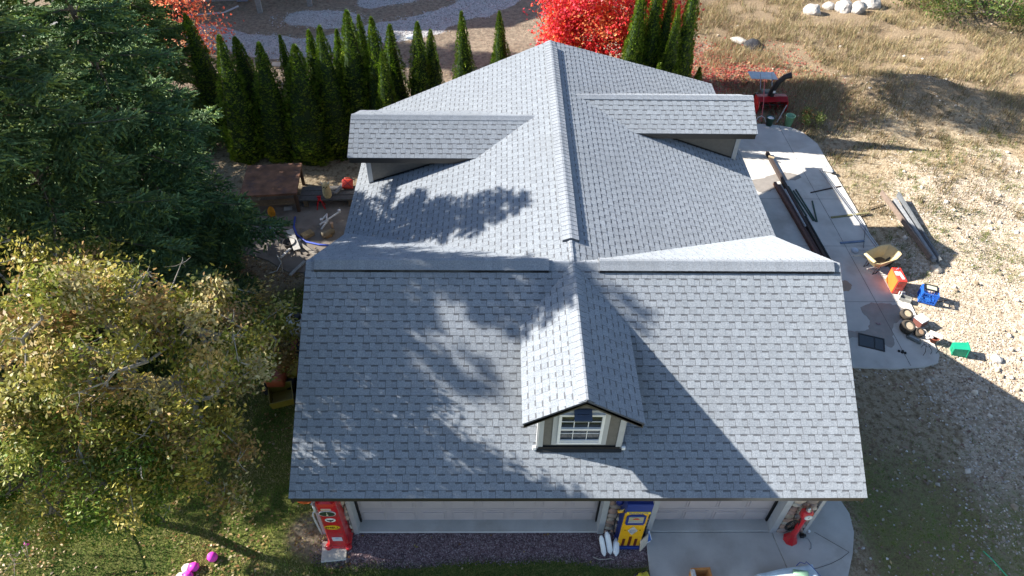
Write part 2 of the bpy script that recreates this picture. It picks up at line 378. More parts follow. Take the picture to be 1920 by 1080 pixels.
# front dormer with its window
def front_dormer():
    y0, ze, hw = .49, 4.0, 1.05
    P = thing('dormer', None, None, (XM, y0, ze)); hp(P)
    for k in list(P.keys()): del P[k]
    def dp(o): o.parent = P; o.matrix_parent_inverse = Matrix.Translation((XM, y0, ze)).inverted(); return o
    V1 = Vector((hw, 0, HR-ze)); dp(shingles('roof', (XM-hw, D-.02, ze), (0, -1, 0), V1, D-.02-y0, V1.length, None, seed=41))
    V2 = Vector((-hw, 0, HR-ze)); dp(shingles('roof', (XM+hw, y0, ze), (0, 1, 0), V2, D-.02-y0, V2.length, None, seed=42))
    for s in (-1, 1):
        A = Vector((XM, y0+.02, HR)); B = Vector((XM+s*(hw-.02), y0+.02, ze))
        dp(MB().prism([A+Vector((0, 0, -.03)), A+Vector((0, 0, -.17)), B+Vector((0, 0, -.15)), B+Vector((0, 0, -.03))], (0, .035, 0)).build('fascia', MBR))
        dp(MB().prism([A+Vector((0, 0, -.045)), A+Vector((0, 0, -.12)), B+Vector((-s*.02, 0, -.12)), B+Vector((-s*.02, 0, -.045))], (0, 3.2, 0)).build('soffit', MBR))
    xa, xb = -.03, 1.5; xc = (xa+xb)/2; yw = .77
    w = MB(); w.prism([(xa, yw, 2.7), (xb, yw, 2.7), (xb, yw, HR-.12-abs(xb-XM)*.64), (XM, yw, HR-.14), (xa, yw, HR-.12-abs(xa-XM)*.64)], (0, 2.9, 0))
    for k in range(11):                                        # lap courses of the siding
        z = 2.98+k*.11
        for (a, b) in ((xa+.09, .215), (1.215, xb-.09)):
            w.add([(a, yw-.014, z), (b, yw-.014, z), (b, yw-.002, z+.11), (a, yw-.002, z+.11), (a, yw, z), (b, yw, z)], [(0, 1, 2, 3), (4, 5, 1, 0)])
    dp(w.build('wall', MSID))
    t = MB()
    for x in (xa+.045, xb-.045): t.box((x, yw-.016, 3.36), (.09, .03, 1.02))
    t.box((xa-.01, yw+.05, 3.36), (.03, .12, 1.02)); t.box((xb+.01, yw+.05, 3.36), (.03, .12, 1.02))
    t.box((.27, yw-.014, 3.48), (.11, .03, 1.03)); t.box((1.16, yw-.014, 3.48), (.11, .03, 1.03)); t.box((.715, yw-.014, 3.01), (.78, .03, .09)); t.box((.715, yw-.012, 3.97), (.78, .02, .12))
    dp(t.build('trim', MTRIM))
    k = MB(); k.box((xc, yw-.02, 2.865), (xb-xa-.02, .04, .07)); k.add([(xa-.02, yw-.04, 2.845), (xb+.02, yw-.04, 2.845), (xb+.02, yw-.09, 2.80), (xa-.02, yw-.09, 2.80)], [(3, 2, 1, 0)]); dp(k.build('flashing', MBLK))
    for x in (xa-.06, xb+.06): dp(MB().box((x, yw-.03, 2.86), (.07, .05, .09), bev=.01).build('flashing_corner', MWHT))
    f = MB(); x0, x1, z0, z1 = .335, 1.095, 3.06, 3.92; yf = yw-.035
    for (c, d) in ((((x0+x1)/2, yf, z0), (x1-x0+.05, .05, .05)), (((x0+x1)/2, yf, z1), (x1-x0+.05, .05, .05)), ((x0, yf, (z0+z1)/2), (.05, .05, z1-z0-.04)), ((x1, yf, (z0+z1)/2), (.05, .05, z1-z0-.04)), (((x0+x1)/2, yf-.006, 3.50), (x1-x0-.04, .045, .045))): f.box(c, d)
    for i in (1, 2):
        x = x0+(x1-x0)*i/3; f.box((x, yf+.004, 3.71), (.014, .014, .38)); f.box((x, yf+.012, 3.28), (.012, .012, .40))
    for z, yy, h in ((3.71, yf+.003, .014), (3.33, yf+.013, .012), (3.12, yf+.0, .03)): f.box(((x0+x1)/2, yy, z), (x1-x0-.04, h, h))
    dp(f.build('window_frame', MWHT))
    g = MB(); g.box((.715, yf+.025, 3.49), (.72, .01, .84)); dp(g.build('window_pane', MGLASS))
    l = MB(); l.prism([(.56, yw-.02, 4.06), (.56, yw-.02, 3.98), (.56, yw-.19, 3.93), (.56, yw-.19, 3.96)], (.31, 0, 0)); l.box((.715, yw-.06, 3.99), (.2, .1, .06)); dp(l.build('flood_light', mat('lamp_case', (.05, .07, .12), rough=.25)))
front_dormer()
# ---------------------------------------------------------------- ground
def sm(a, b, x): t = np.clip((x-a)/(b-a), 0, 1); return t*t*(3-2*t)
_g = np.random.RandomState(5); _perm = [_g.rand(64, 64) for _ in range(4)]
def vn(x, y, s, k=0):                                          # smooth value noise 0..1
    x = np.asarray(x)/s+17.3*k; y = np.asarray(y)/s+9.1*k; xi = np.floor(x).astype(int); yi = np.floor(y).astype(int); fx = x-xi; fy = y-yi
    fx = fx*fx*(3-2*fx); fy = fy*fy*(3-2*fy); G = _perm[k % 4]
    a = G[xi % 64, yi % 64]; b = G[(xi+1) % 64, yi % 64]; c = G[xi % 64, (yi+1) % 64]; d = G[(xi+1) % 64, (yi+1) % 64]
    return (a*(1-fx)+b*fx)*(1-fy)+(c*(1-fx)+d*fx)*fy
def fbm(x, y, s, k=0): return (vn(x, y, s, k)+.5*vn(x, y, s/2.1, k+1)+.25*vn(x, y, s/4.3, k+2))/1.75
def segd(x, y, pts):                                           # distance to a polyline
    d = np.full(np.shape(x), 1e9)
    for (x0, y0), (x1, y1) in zip(pts, pts[1:]):
        dx, dy = x1-x0, y1-y0; t = np.clip(((x-x0)*dx+(y-y0)*dy)/(dx*dx+dy*dy), 0, 1)
        d = np.minimum(d, np.hypot(x-x0-t*dx, y-y0-t*dy))
    return d
ROAD = [(-24, 24.5), (-14, 23.6), (-11.4, 22.7), (-9, 22.4), (-7, 23.2), (-5.2, 24.1), (-3.4, 25.4), (-1.9, 26.6), (-.4, 28.6), (2, 32)]
def flat(x, y):                                                # 1 where the ground lies level (house, slabs, front)
    return 1-sm(0, 2.0, np.maximum(np.maximum(-9-x, x-11.6), np.maximum(-8-y, y-16.8)))
def gz(x, y):
    x = np.asarray(x, float); y = np.asarray(y, float)
    h = (fbm(x, y, 3.2)-.5)*.5+(fbm(x, y, 1.1, 1)-.5)*.16
    h = h+.75*np.exp(-(((x-14)/3.2)**2+((y-18.6)/1.3)**2))+.45*np.exp(-(((x-18)/4)**2+((y-17.5)/1.4)**2))
    left = 1-sm(-9, 6, x)
    h = h*(1-.6*left)+.25*np.exp(-(((x+9.2)/1.8)**2+((y-25)/.8)**2))
    far = sm(40, 90, np.hypot(x, y-10))
    return np.where(flat(x, y) > .999, (fbm(x, y, 1.3, 2)-.5)*.02, h*(1-flat(x, y))*(1-far))
def masks(x, y):
    n1, n2 = fbm(x, y, 2.6, 1), fbm(x, y, 1.1, 2)
    right = sm(6.4, 7.2, x)
    lawn = (1-sm(-4.7, -3.9, x+(n2-.5)*1.2))*(1-sm(6.5, 8.5, y+(n1-.5)*3))
    strip = (1-sm(-.22, -.02, y+(n2-.5)*.25))*(1-sm(2.25, 2.4, x))
    lawn = np.maximum(lawn, strip)
    dirtpatch = np.exp(-(((x+4.75)/.5)**2+((y-.45)/.55)**2)*1.2)
    lawn = lawn*(1-dirtpatch*1.1)
    rg = right*(1-sm(1.2, 5.0, y+(n1-.5)*4.5-(10-x)*.1))*(1-.55*sm(8.7, 11, x)*sm(.5, 2.5, y))
    grass = np.clip(np.maximum(lawn, rg*.55), 0, 1)
    gravel = sm(9.8, 11.2, x+(n2-.5)*1.4-.22*(y-5))*(1-sm(11.5, 15.5, y+(n1-.5)*6))
    gravel = np.maximum(gravel, (.55*sm(8.8, 10.4, x+(n2-.5)*1.5)*sm(.6, 2.4, y+(n1-.5)*2)*(1-sm(5.2, 6.5, y))))
    gravel = np.maximum(gravel, .30*np.exp(-(((x-14)/4)**2+((y-18.2)/2.3)**2)))
    gravel = gravel*np.clip(.25+1.5*fbm(x, y, 2.4, 3)*np.where(y > 5, 1, 1.2), 0, 1)
    dry = sm(7, 9.5, x+(n1-.5)*3)*sm(13.5, 20, y+(n1-.5)*6)
    dry = np.maximum(dry, .5*sm(12, 20, x)*sm(8, 15, y))
    road = (1-sm(.75, 1.25, segd(x, y, ROAD)+(n2-.5)*.9))
    road = np.maximum(road, (1-sm(.6, 1.2, np.hypot((x+8.9)/2.2, (y-25)/1.1)+(n2-.5)*.7)))
    road = np.maximum(road, .8*(1-sm(.5, 1.1, segd(x, y, [(-7, 27.2), (-5, 28.3), (0, 30)])+(n2-.5)*.8)))
    mulch = sm(-4.5, -3.9, x+(n2-.5)*.9)*(1-sm(2.2, 2.6, x))*sm(-.24, -.1, y+(n2-.5)*.22)*(1-sm(1.0, 1.1, y))
    soil = (1-sm(7.5, 9, x))*sm(15, 17, y)*(1-road)
    return grass, gravel, dry, road, mulch, soil
def axis(a, b, st, far): 
    c = [a-far, a-far*.45, a-far*.2, a-far*.08, a-5, a-2]; d = [b+2, b+5, b+far*.08, b+far*.2, b+far*.45, b+far]
    return np.concatenate([c, np.arange(a, b+.001, st), d])
gx = axis(-30, 32, .2, 600); gy = axis(-8, 38, .2, 600)
GX, GY = np.meshgrid(gx, gy); GZ = gz(GX, GY)
nx, ny = len(gx), len(gy)
V = np.stack([GX.ravel(), GY.ravel(), GZ.ravel()], 1)
ii = (np.arange(ny-1)[:, None]*nx+np.arange(nx-1)[None]).ravel()
F = np.stack([ii, ii+1, ii+nx+1, ii+nx], 1)
MG = bpy.data.materials.new('ground'); MG.use_nodes = True
ground = struct(np_mesh('ground', V, F, np.full((len(F), 3), .3), MG, k=4))
ms = masks(V[:, 0], V[:, 1])
for nm, tri in (('mA', ms[:3]), ('mB', ms[3:])):
    a = ground.data.attributes.new(nm, 'FLOAT_COLOR', 'POINT')
    a.data.foreach_set('color', np.stack(list(tri)+[np.ones(len(V))], 1).astype(np.float32).ravel())
ground.data.polygons.foreach_set('use_smooth', [True]*len(F))
def build_ground_mat():
    nt = MG.node_tree; N = nt.nodes; L = nt.links; b = N['Principled BSDF']; b.inputs['Roughness'].default_value = .95; b.inputs['Diffuse Roughness'].default_value = 1.0; b.inputs['Specular IOR Level'].default_value = .1
    tc = N.new('ShaderNodeTexCoord')
    def noise(s, d=6, ro=.6):
        n = N.new('ShaderNodeTexNoise'); n.inputs['Scale'].default_value = s; n.inputs['Detail'].default_value = d; n.inputs['Roughness'].default_value = ro; L.new(tc.outputs['Object'], n.inputs['Vector']); return n.outputs['Fac']
    def ramp(src, *st):
        r = N.new('ShaderNodeValToRGB'); e = r.color_ramp.elements
        while len(e) < len(st): e.new(.5)
        for k, (p, c) in enumerate(st): e[k].position = p; e[k].color = (*c, 1)
        L.new(src, r.inputs[0]); return r.outputs[0]
    def mul(a, c):
        m = N.new('ShaderNodeMath'); m.operation = 'MULTIPLY'; L.new(a, m.inputs[0]); m.inputs[1].default_value = c; return m.outputs[0]
    fine, mid, big = noise(28, 8, .75), noise(6, 8, .7), noise(1.2, 6)
    vor = N.new('ShaderNodeTexVoronoi'); vor.inputs['Scale'].default_value = 15; L.new(tc.outputs['Object'], vor.inputs['Vector'])
    vor2 = N.new('ShaderNodeTexVoronoi'); vor2.inputs['Scale'].default_value = 32; L.new(tc.outputs['Object'], vor2.inputs['Vector'])
    sep = {}
    for nm in ('mA', 'mB'):
        a = N.new('ShaderNodeAttribute'); a.attribute_name = nm; s = N.new('ShaderNodeSeparateColor'); L.new(a.outputs['Color'], s.inputs[0]); sep[nm] = s.outputs
    def fac(m, lo=.35, hi=.65, w=.9):
        a = N.new('ShaderNodeMath'); a.operation = 'MULTIPLY_ADD'; L.new(mid, a.inputs[0]); a.inputs[1].default_value = w; a.inputs[2].default_value = -w/2
        c = N.new('ShaderNodeMath'); c.operation = 'ADD'; L.new(m, c.inputs[0]); L.new(a.outputs[0], c.inputs[1])
        r = N.new('ShaderNodeMapRange'); r.inputs[1].default_value = lo; r.inputs[2].default_value = hi; L.new(c.outputs[0], r.inputs[0]); return r.outputs[0]
    def mix(f, a, c):
        m = N.new('ShaderNodeMix'); m.data_type = 'RGBA'; L.new(f, m.inputs[0]); L.new(a, m.inputs[6]); L.new(c, m.inputs[7]); return m.outputs[2]
    base = ramp(mid, (.3, (.11, .08, .05)), (.45, (.27, .205, .13)), (.56, (.42, .345, .24)), (.7, (.15, .12, .07)))
    soil = ramp(mid, (.3, (.16, .12, .09)), (.5, (.31, .245, .18)), (.7, (.46, .37, .27)))
    soil = mix(fac(sep['mB'][2]), base, soil)
    dry = ramp(fine, (.3, (.11, .075, .045)), (.48, (.24, .175, .11)), (.62, (.38, .31, .21)), (.78, (.15, .115, .06)))
    c = mix(fac(sep['mA'][2]), soil, dry)
    gv = N.new('ShaderNodeMix'); gv.data_type = 'RGBA'; gv.blend_type = 'MULTIPLY'; gv.inputs[0].default_value = .7
    g1 = ramp(mid, (.3, (.30, .22, .15)), (.45, (.44, .36, .27)), (.62, (.58, .50, .40)), (.78, (.26, .19, .12)))
    L.new(g1, gv.inputs[6]); L.new(ramp(vor.outputs['Color'], (.1, (.45, .43, .4)), (.5, (.95, .95, .95)), (.9, (1.2, 1.2, 1.2))), gv.inputs[7])
    c = mix(fac(sep['mA'][1]), c, gv.outputs[2])
    gr = ramp(fine, (.25, (.05, .055, .018)), (.42, (.115, .145, .035)), (.55, (.21, .22, .07)), (.7, (.34, .27, .14)))
    gr2 = ramp(big, (.35, (1.0, .95, .8)), (.6, (1, 1, 1)), (.75, (.7, 1.0, .6)))
    gm = N.new('ShaderNodeMix'); gm.data_type = 'RGBA'; gm.blend_type = 'MULTIPLY'; gm.inputs[0].default_value = .8; L.new(gr, gm.inputs[6]); L.new(gr2, gm.inputs[7])
    c = mix(fac(sep['mA'][0]), c, gm.outputs[2])
    rd = ramp(vor2.outputs['Color'], (.1, (.36, .345, .34)), (.5, (.54, .53, .52)), (.9, (.7, .68, .66)))
    c = mix(fac(sep['mB'][0], .4, .6, .5), c, rd)
    mu = ramp(vor2.outputs['Color'], (.1, (.10, .065, .07)), (.5, (.20, .14, .15)), (.9, (.36, .28, .29)))
    c = mix(fac(sep['mB'][1], .4, .6, .4), c, mu)
    L.new(c, b.inputs['Base Color'])
    bp = N.new('ShaderNodeBump'); bp.inputs['Strength'].default_value = .8; bp.inputs['Distance'].default_value = .05
    ad = N.new('ShaderNodeMath'); ad.operation = 'ADD'; L.new(fine, ad.inputs[0]); L.new(mul(vor.outputs['Distance'], -.6), ad.inputs[1])
    L.new(ad.outputs[0], bp.inputs['Height']); L.new(bp.outputs[0], b.inputs['Normal'])
build_ground_mat()

# slabs, each a real step above the soil
def slab(name, poly, top=.05, m=MCONC, thick=.12):
    return struct(MB().prism([(x, y, top-thick) for x, y in poly], (0, 0, thick)).build(name, m))
side = [(6.0, 4.92), (8.36, 4.9), (9.4, 4.86), (10.2, 4.93), (10.6, 5.05), (10.76, 5.3), (10.8, 5.83), (10.74, 6.6), (10.79, 7.42), (10.71, 9.21), (10.77, 10.72), (10.72, 13.6), (10.7, 15.2), (10.4, 15.95), (10.02, 16.3), (9.2, 16.5), (8.36, 16.47), (6.0, 16.5)]
slab('side_patio', side)
front = [(5.03, .86), (5.03, .54), (5.05, .3), (5.12, -.2), (5.15, -.45), (5.3, -2.5), (5.6, -2.5), (6.1, -1.0), (6.33, -.45), (6.58, 0), (6.77, .46), (6.82, .88), (6.74, 1.17), (6.5, 1.6), (6.2, 2.1), (5.8, 2.3), (5.8, .86)]
slab('walkway', front, top=.055)
slab('driveway', [(2.34, .46), (2.34, .23), (2.31, -.44), (2.3, -9), (5.4, -9), (5.28, -2.5), (5.135, -.45), (5.105, -.2), (5.035, .3), (5.015, .46)], top=.045)
slab('threshold', [(-3.86, .48), (5.012, .48), (5.012, .9), (-3.86, .9)], top=.075)
slab('yard_pad', [(-8.4, 9.2), (-7.6, 8.9), (-6.9, 8.4), (-4.9, 8.3), (-4.9, 12.0), (-6.5, 12.1), (-8.5, 11.9)], top=.03, m=mat('old_concrete', (.27, .235, .205), rough=.9, var=.2, scale=2.2, bump=.3, dirt=(.17, .14, .115), dscale=1.4))
# control joints: thin sheets 4 mm above the slab
def joint(pts, z, w=.012, name='control_joint'):
    mb = MB()
    for (a, b) in zip(pts, pts[1:]):
        A, B = Vector((*a, z)), Vector((*b, z)); d = (B-A).normalized(); n = Vector((-d.y, d.x, 0))*w/2
        mb.add([A-n, B-n, B+n, A+n], [(0, 1, 2, 3)])
    return struct(mb.build(name, MJOINT))
joint([(9.62, 16.3), (9.68, 13.0), (9.75, 10.7), (9.8, 8.06), (9.85, 4.95)], .054)
for y in (7.24, 9.6, 11.93, 14.25): joint([(6.4, y), (9.6, y), (10.68, y+.01)], .054, .010)
joint([(5.92, .46), (6.51, .02)], .059, .009)
def arcp(n=14): return [(5.16+1.35*math.sin(t), .02-.36*math.cos(t)-.02) for t in [math.pi/2*i/n for i in range(n+1)]]
joint([(5.17, -.42), (5.44, -.36), (5.75, -.31), (6.05, -.22), (6.3, -.11), (6.51, .02)], .059, .009)
def stain(pts, z, m, name='damp_patch', seed=1):
    g = random.Random(seed); P = [Vector((*p, z)) for p in pts]; out = []
    for i, p in enumerate(P):
        q = P[(i+1) % len(P)]; r = P[(i+2) % len(P)]; o = P[i-1]
        for k in range(6):
            t = k/6; v = .5*((2*p)+(q-o)*t+(2*o-5*p+4*q-r)*t*t+(3*p-o-3*q+r)*t**3)
            out.append(v+Vector((g.uniform(-.03, .03), g.uniform(-.03, .03), 0)))
    mb = MB(); c = sum(out, Vector())/len(out); n = len(out)
    mb.add(out, [tuple(range(n))]); return struct(mb.build(name, m))
stain([(10.35, 7.12), (9.75, 7.2), (9.3, 7.0), (9.35, 6.5), (9.1, 6.15), (8.6, 6.15), (8.0, 6.3), (7.9, 5.75), (8.7, 5.9), (9.35, 5.75), (9.6, 5.55), (9.75, 5.8), (9.9, 6.3), (10.3, 6.6), (10.5, 6.9)], .0525, MWET, seed=2)
stain([(9.5, 13.2), (9.1, 13.4), (8.8, 13.35), (8.2, 13.1), (7.7, 12.9), (7.8, 12.3), (8.3, 12.4), (8.6, 12.9), (9.2, 12.95)], .0525, MWET, seed=3)
stain([(8.9, 8.0), (9.2, 8.1), (9.35, 7.9), (9.15, 7.65), (8.85, 7.75)], .0525, mat('rust_stain', (.36, .27, .2), rough=.9), name='rust_patch', seed=4)
if 0: stain([(5.0-2.4, .1), (3.4, .25), (4.3, .1), (4.6, -.3), (4.2, -1.2), (3.2, -1.4), (2.6, -.8)], .0475, mat('oil_stain', (.25, .24, .235), rough=.8), name='oil_patch', seed=5)

# ---------------------------------------------------------------- ground scatter
def scatter(n, box, dens, seed):
    g = np.random.RandomState(seed); x = g.uniform(box[0], box[1], n); y = g.uniform(box[2], box[3], n)
    k = g.rand(n) < dens(x, y); return x[k], y[k], g
def inpoly(x, y, P):
    r = np.zeros(len(x), bool); j = len(P)-1
    for i in range(len(P)):
        xi, yi = P[i]; xj, yj = P[j]; c = ((yi > y) != (yj > y)) & (x < (xj-xi)*(y-yi)/(yj-yi+1e-12)+xi); r ^= c; j = i
    return r
def off(x, y):                                                 # 1 off the house, slabs
    return ~((x > -4.4) & (x < 5.9) & (y > .45) & (y < 13.4)) & ~inpoly(x, y, side) & ~inpoly(x, y, front) & ~((x > 2.3) & (x < 5.4) & (y < .5)) & ~inpoly(x, y, [(-8.4, 9.2), (-6.9, 8.4), (-4.9, 8.3), (-4.9, 12.0), (-8.5, 11.9)])
def blades(name, x, y, h, w, cols, g, lean=.5, m=MGRND, per=1, spread=.02, patch=False):
    x = np.repeat(x, per)+g.normal(0, spread, len(x)*per); y = np.repeat(y, per)+g.normal(0, spread, len(y)*per); n = len(x)
    hh = h*g.uniform(.5, 1.3, n); a = g.uniform(0, 6.283, n); z = gz(x, y)-.01
    b = a+1.57+g.uniform(-.4, .4, n); l = hh*lean*g.uniform(.2, 1.4, n)
    p0 = np.stack([x-np.cos(a)*w/2, y-np.sin(a)*w/2, z], 1); p1 = np.stack([x+np.cos(a)*w/2, y+np.sin(a)*w/2, z], 1)
    p2 = np.stack([x+np.cos(b)*l, y+np.sin(b)*l, z+hh], 1)
    V = np.stack([p0, p1, p2], 1).reshape(-1, 3); F = np.arange(3*n).reshape(-1, 3)
    pal = np.array(cols); idx = np.clip((fbm(x, y, .7, 3)*1.7-.35+g.normal(0, .16, n))*len(cols), 0, len(cols)-1).astype(int) if patch else g.randint(0, len(cols), n)
    cc = pal[idx]*g.uniform(.65, 1.35, (n, 1)); return np_mesh(name, V, F, cc, m)
def chips(name, x, y, s0, s1, cols, g, m=MGRND, flatk=.55, lift=0):   # little angular stones
    n = len(x); s = g.uniform(s0, s1, n)**1.0; z = gz(x, y)+lift
    d = np.array([(1, 0, -.3), (-.5, .87, -.3), (-.5, -.87, -.3), (.5, .6, .8), (-.8, .1, .7), (.4, -.7, .75)])
    P = d[None]*s[:, None, None]*g.uniform(.6, 1.3, (n, 6, 3)); P[:, :, 2] *= flatk
    a = g.uniform(0, 6.283, n); ca, sa = np.cos(a)[:, None], np.sin(a)[:, None]
    X = P[:, :, 0]*ca-P[:, :, 1]*sa+x[:, None]; Y = P[:, :, 0]*sa+P[:, :, 1]*ca+y[:, None]; Z = P[:, :, 2]+z[:, None]+s[:, None]*.15
    V = np.stack([X, Y, Z], 2).reshape(-1, 3)
    f = np.array([(3, 4, 5), (0, 3, 5), (1, 4, 3), (2, 5, 4), (0, 1, 3), (1, 2, 4), (2, 0, 5)])
    F = (np.arange(n)[:, None, None]*6+f[None]).reshape(-1, 3)
    cc = np.repeat(np.array(cols)[g.randint(0, len(cols), n)]*g.uniform(.75, 1.25, (n, 1)), 7, axis=0); return np_mesh(name, V, F, cc, m)
def litter(name, x, y, s0, s1, cols, g, m=MLEAF, zf=gz, up=.012):      # fallen leaves, bent quads
    n = len(x); s = g.uniform(s0, s1, n); a = g.uniform(0, 6.283, n); z = zf(x, y)+up+g.uniform(0, .03, n)
    ux, uy = np.cos(a), np.sin(a); t = g.normal(0, .35, (n, 2))
    def P(p, q, r): return np.stack([x+(ux*p-uy*q)*s, y+(uy*p+ux*q)*s, z+(p*t[:, 0]+q*t[:, 1]+r)*s*.6], 1)
    V = np.stack([P(-1, 0, .0), P(0, -.62, .25), P(1, 0, .0), P(0, .62, .25)], 1).reshape(-1, 3)
    F = np.arange(4*n).reshape(-1, 4); cc = np.array(cols)[g.randint(0, len(cols), n)]*g.uniform(.7, 1.2, (n, 1)); return np_mesh(name, V, F, cc, m, k=4)
GR = [(.06, .13, .02), (.10, .19, .03), (.16, .26, .04), (.25, .31, .06), (.36, .35, .10), (.46, .38, .18)]
x, y, g = scatter(190000, (-17, -3, -2, 9), lambda x, y: masks(x, y)[0]*off(x, y), 1)
tag(blades('lawn_grass', x, y, .065, .017, GR, g, .8, patch=True), None, None, None, 'stuff')
x, y, g = scatter(26000, (-4.5, 2.4, -1.2, 0), lambda x, y: masks(x, y)[0]*off(x, y), 2)
tag(blades('lawn_grass', x, y, .055, .011, [(.035, .08, .015), (.05, .11, .02), (.08, .13, .03)], g, .7), None, None, None, 'stuff')
x, y, g = scatter(90000, (6.2, 14, -2, 6), lambda x, y: masks(x, y)[0]*off(x, y)*.85, 3)
tag(blades('lawn_grass', x, y, .05, .013, [(.07, .19, .02), (.11, .22, .03), (.2, .22, .06), (.34, .27, .16), (.3, .2, .14), (.14, .09, .06)], g, .8, patch=True), None, None, None, 'stuff')
DRYC = [(.46, .37, .21), (.36, .27, .15), (.56, .48, .32), (.26, .18, .10), (.34, .31, .14), (.20, .20, .08), (.42, .28, .17)]
x, y, g = scatter(52000, (7, 34, 12, 32), lambda x, y: (masks(x, y)[2]**1.2*np.clip((fbm(x, y, 1.3, 3)-.36)*4, 0, 1)+.02)*off(x, y)*(x > 6.4), 4)
tag(blades('dry_weeds', x, y, .27, .015, DRYC, g, .55, per=7, spread=.09), None, None, None, 'stuff')
x, y, g = scatter(16000, (8, 32, 11, 30), lambda x, y: .6*(fbm(x, y, .9, 1) > .55)*off(x, y)*np.where(y > 20, .35, 1), 14)
tag(blades('brown_weeds', x, y, .28, .018, [(.12, .085, .045), (.2, .14, .07), (.09, .10, .04), (.26, .2, .1)], g, .6, per=6, spread=.08), None, None, None, 'stuff')
x, y, g = scatter(2600, (10.7, 18, 7.5, 16), lambda x, y: .8*(fbm(x, y, .8, 2) > .55)*off(x, y), 5)
tag(blades('gravel_weeds', x, y, .12, .016, [(.16, .19, .05), (.25, .22, .1), (.1, .14, .04)], g, .9, per=9, spread=.06), None, None, None, 'stuff')
WS = [(.54, .47, .38), (.44, .37, .28), (.36, .29, .21), (.62, .57, .50), (.28, .22, .15)]
x, y, g = scatter(60000, (8.8, 22, 0, 21), lambda x, y: np.clip(masks(x, y)[1]*1.1, 0, .9)*off(x, y)*np.where(x > 16, .4, 1), 6)
tag(chips('pale_rubble', x, y, .008, .032, WS, g), None, None, None, 'stuff')
x, y, g = scatter(5000, (6.6, 14, -1.5, 6), lambda x, y: (.10+.75*np.clip((fbm(x, y, 1.0, 2)-.42)*4+(x-9.5)*.12, 0, 1))*off(x, y), 26)
tag(chips('shaded_pebbles', x, y, .01, .035, [(.5, .46, .42), (.6, .57, .54), (.36, .28, .23), (.2, .15, .12)], g), None, None, None, 'stuff')
x, y, g = scatter(700, (6.6, 12, -1.5, 5), lambda x, y: .5*off(x, y), 27)
tag(litter('dry_leaves', x, y, .025, .06, [(.42, .34, .26), (.5, .44, .36), (.3, .18, .14)], g), None, None, None, 'stuff')
x, y, g = scatter(1200, (8.8, 24, 0, 26), lambda x, y: (.15+.5*masks(x, y)[1])*off(x, y), 16)
tag(chips('loose_stones', x, y, .04, .10, WS, g, flatk=.7), None, None, None, 'stuff')
x, y, g = scatter(26000, (-17, 3, 21, 30), lambda x, y: masks(x, y)[3]*.9, 7)
tag(chips('road_gravel', x, y, .02, .045, [(.5, .49, .48), (.62, .6, .59), (.38, .37, .36)], g), None, None, None, 'stuff')
x, y, g = scatter(24000, (-4.8, 2.5, -.4, .5), lambda x, y: masks(x, y)[4]*.95*(off(x, y)), 8)
tag(chips('pea_gravel', x, y, .008, .02, [(.20, .13, .14), (.28, .2, .21), (.13, .09, .10), (.38, .31, .31)], g), None, None, None, 'stuff')
LV = [(.42, .27, .10), (.5, .36, .17), (.30, .15, .06), (.36, .3, .1), (.55, .45, .28), (.2, .11, .05)]
x, y, g = scatter(16000, (-16, -3.8, -1, 10), lambda x, y: (.06+.94*np.clip((fbm(x, y, .8, 2)-.45)*5, 0, 1))*off(x, y), 9)
tag(litter('fallen_leaves', x, y, .02, .045, LV, g), None, None, None, 'stuff')
x, y, g = scatter(900, (-4, 12, -1, 5), lambda x, y: .25*off(x, y), 10)
tag(litter('fallen_leaves', x, y, .02, .045, LV, g), None, None, None, 'stuff')
x, y, g = scatter(22000, (5.5, 13, 16.0, 24), lambda x, y: .9*np.exp(-(((x-8)/3)**2+((y-20)/2.6)**2)), 11)
tag(litter('fallen_red_leaves', x, y, .03, .06, [(.5, .07, .05), (.4, .05, .06), (.55, .22, .15), (.45, .2, .1)], g), None, None, None, 'stuff')
x, y, g = scatter(7000, (-12, 4, 15, 22), lambda x, y: .5+0*x, 12)
tag(litter('bark_mulch', x, y, .02, .05, [(.45, .33, .2), (.55, .42, .27), (.3, .2, .12)], g, m=MGRND), None, None, None, 'stuff')
x, y, g = scatter(160, (-8, -5, 8.6, 12), lambda x, y: .7+0*x, 13)
tag(litter('pad_leaves', x, y, .015, .03, LV, g, zf=lambda a, b: 0*a+.03), None, None, None, 'stuff')
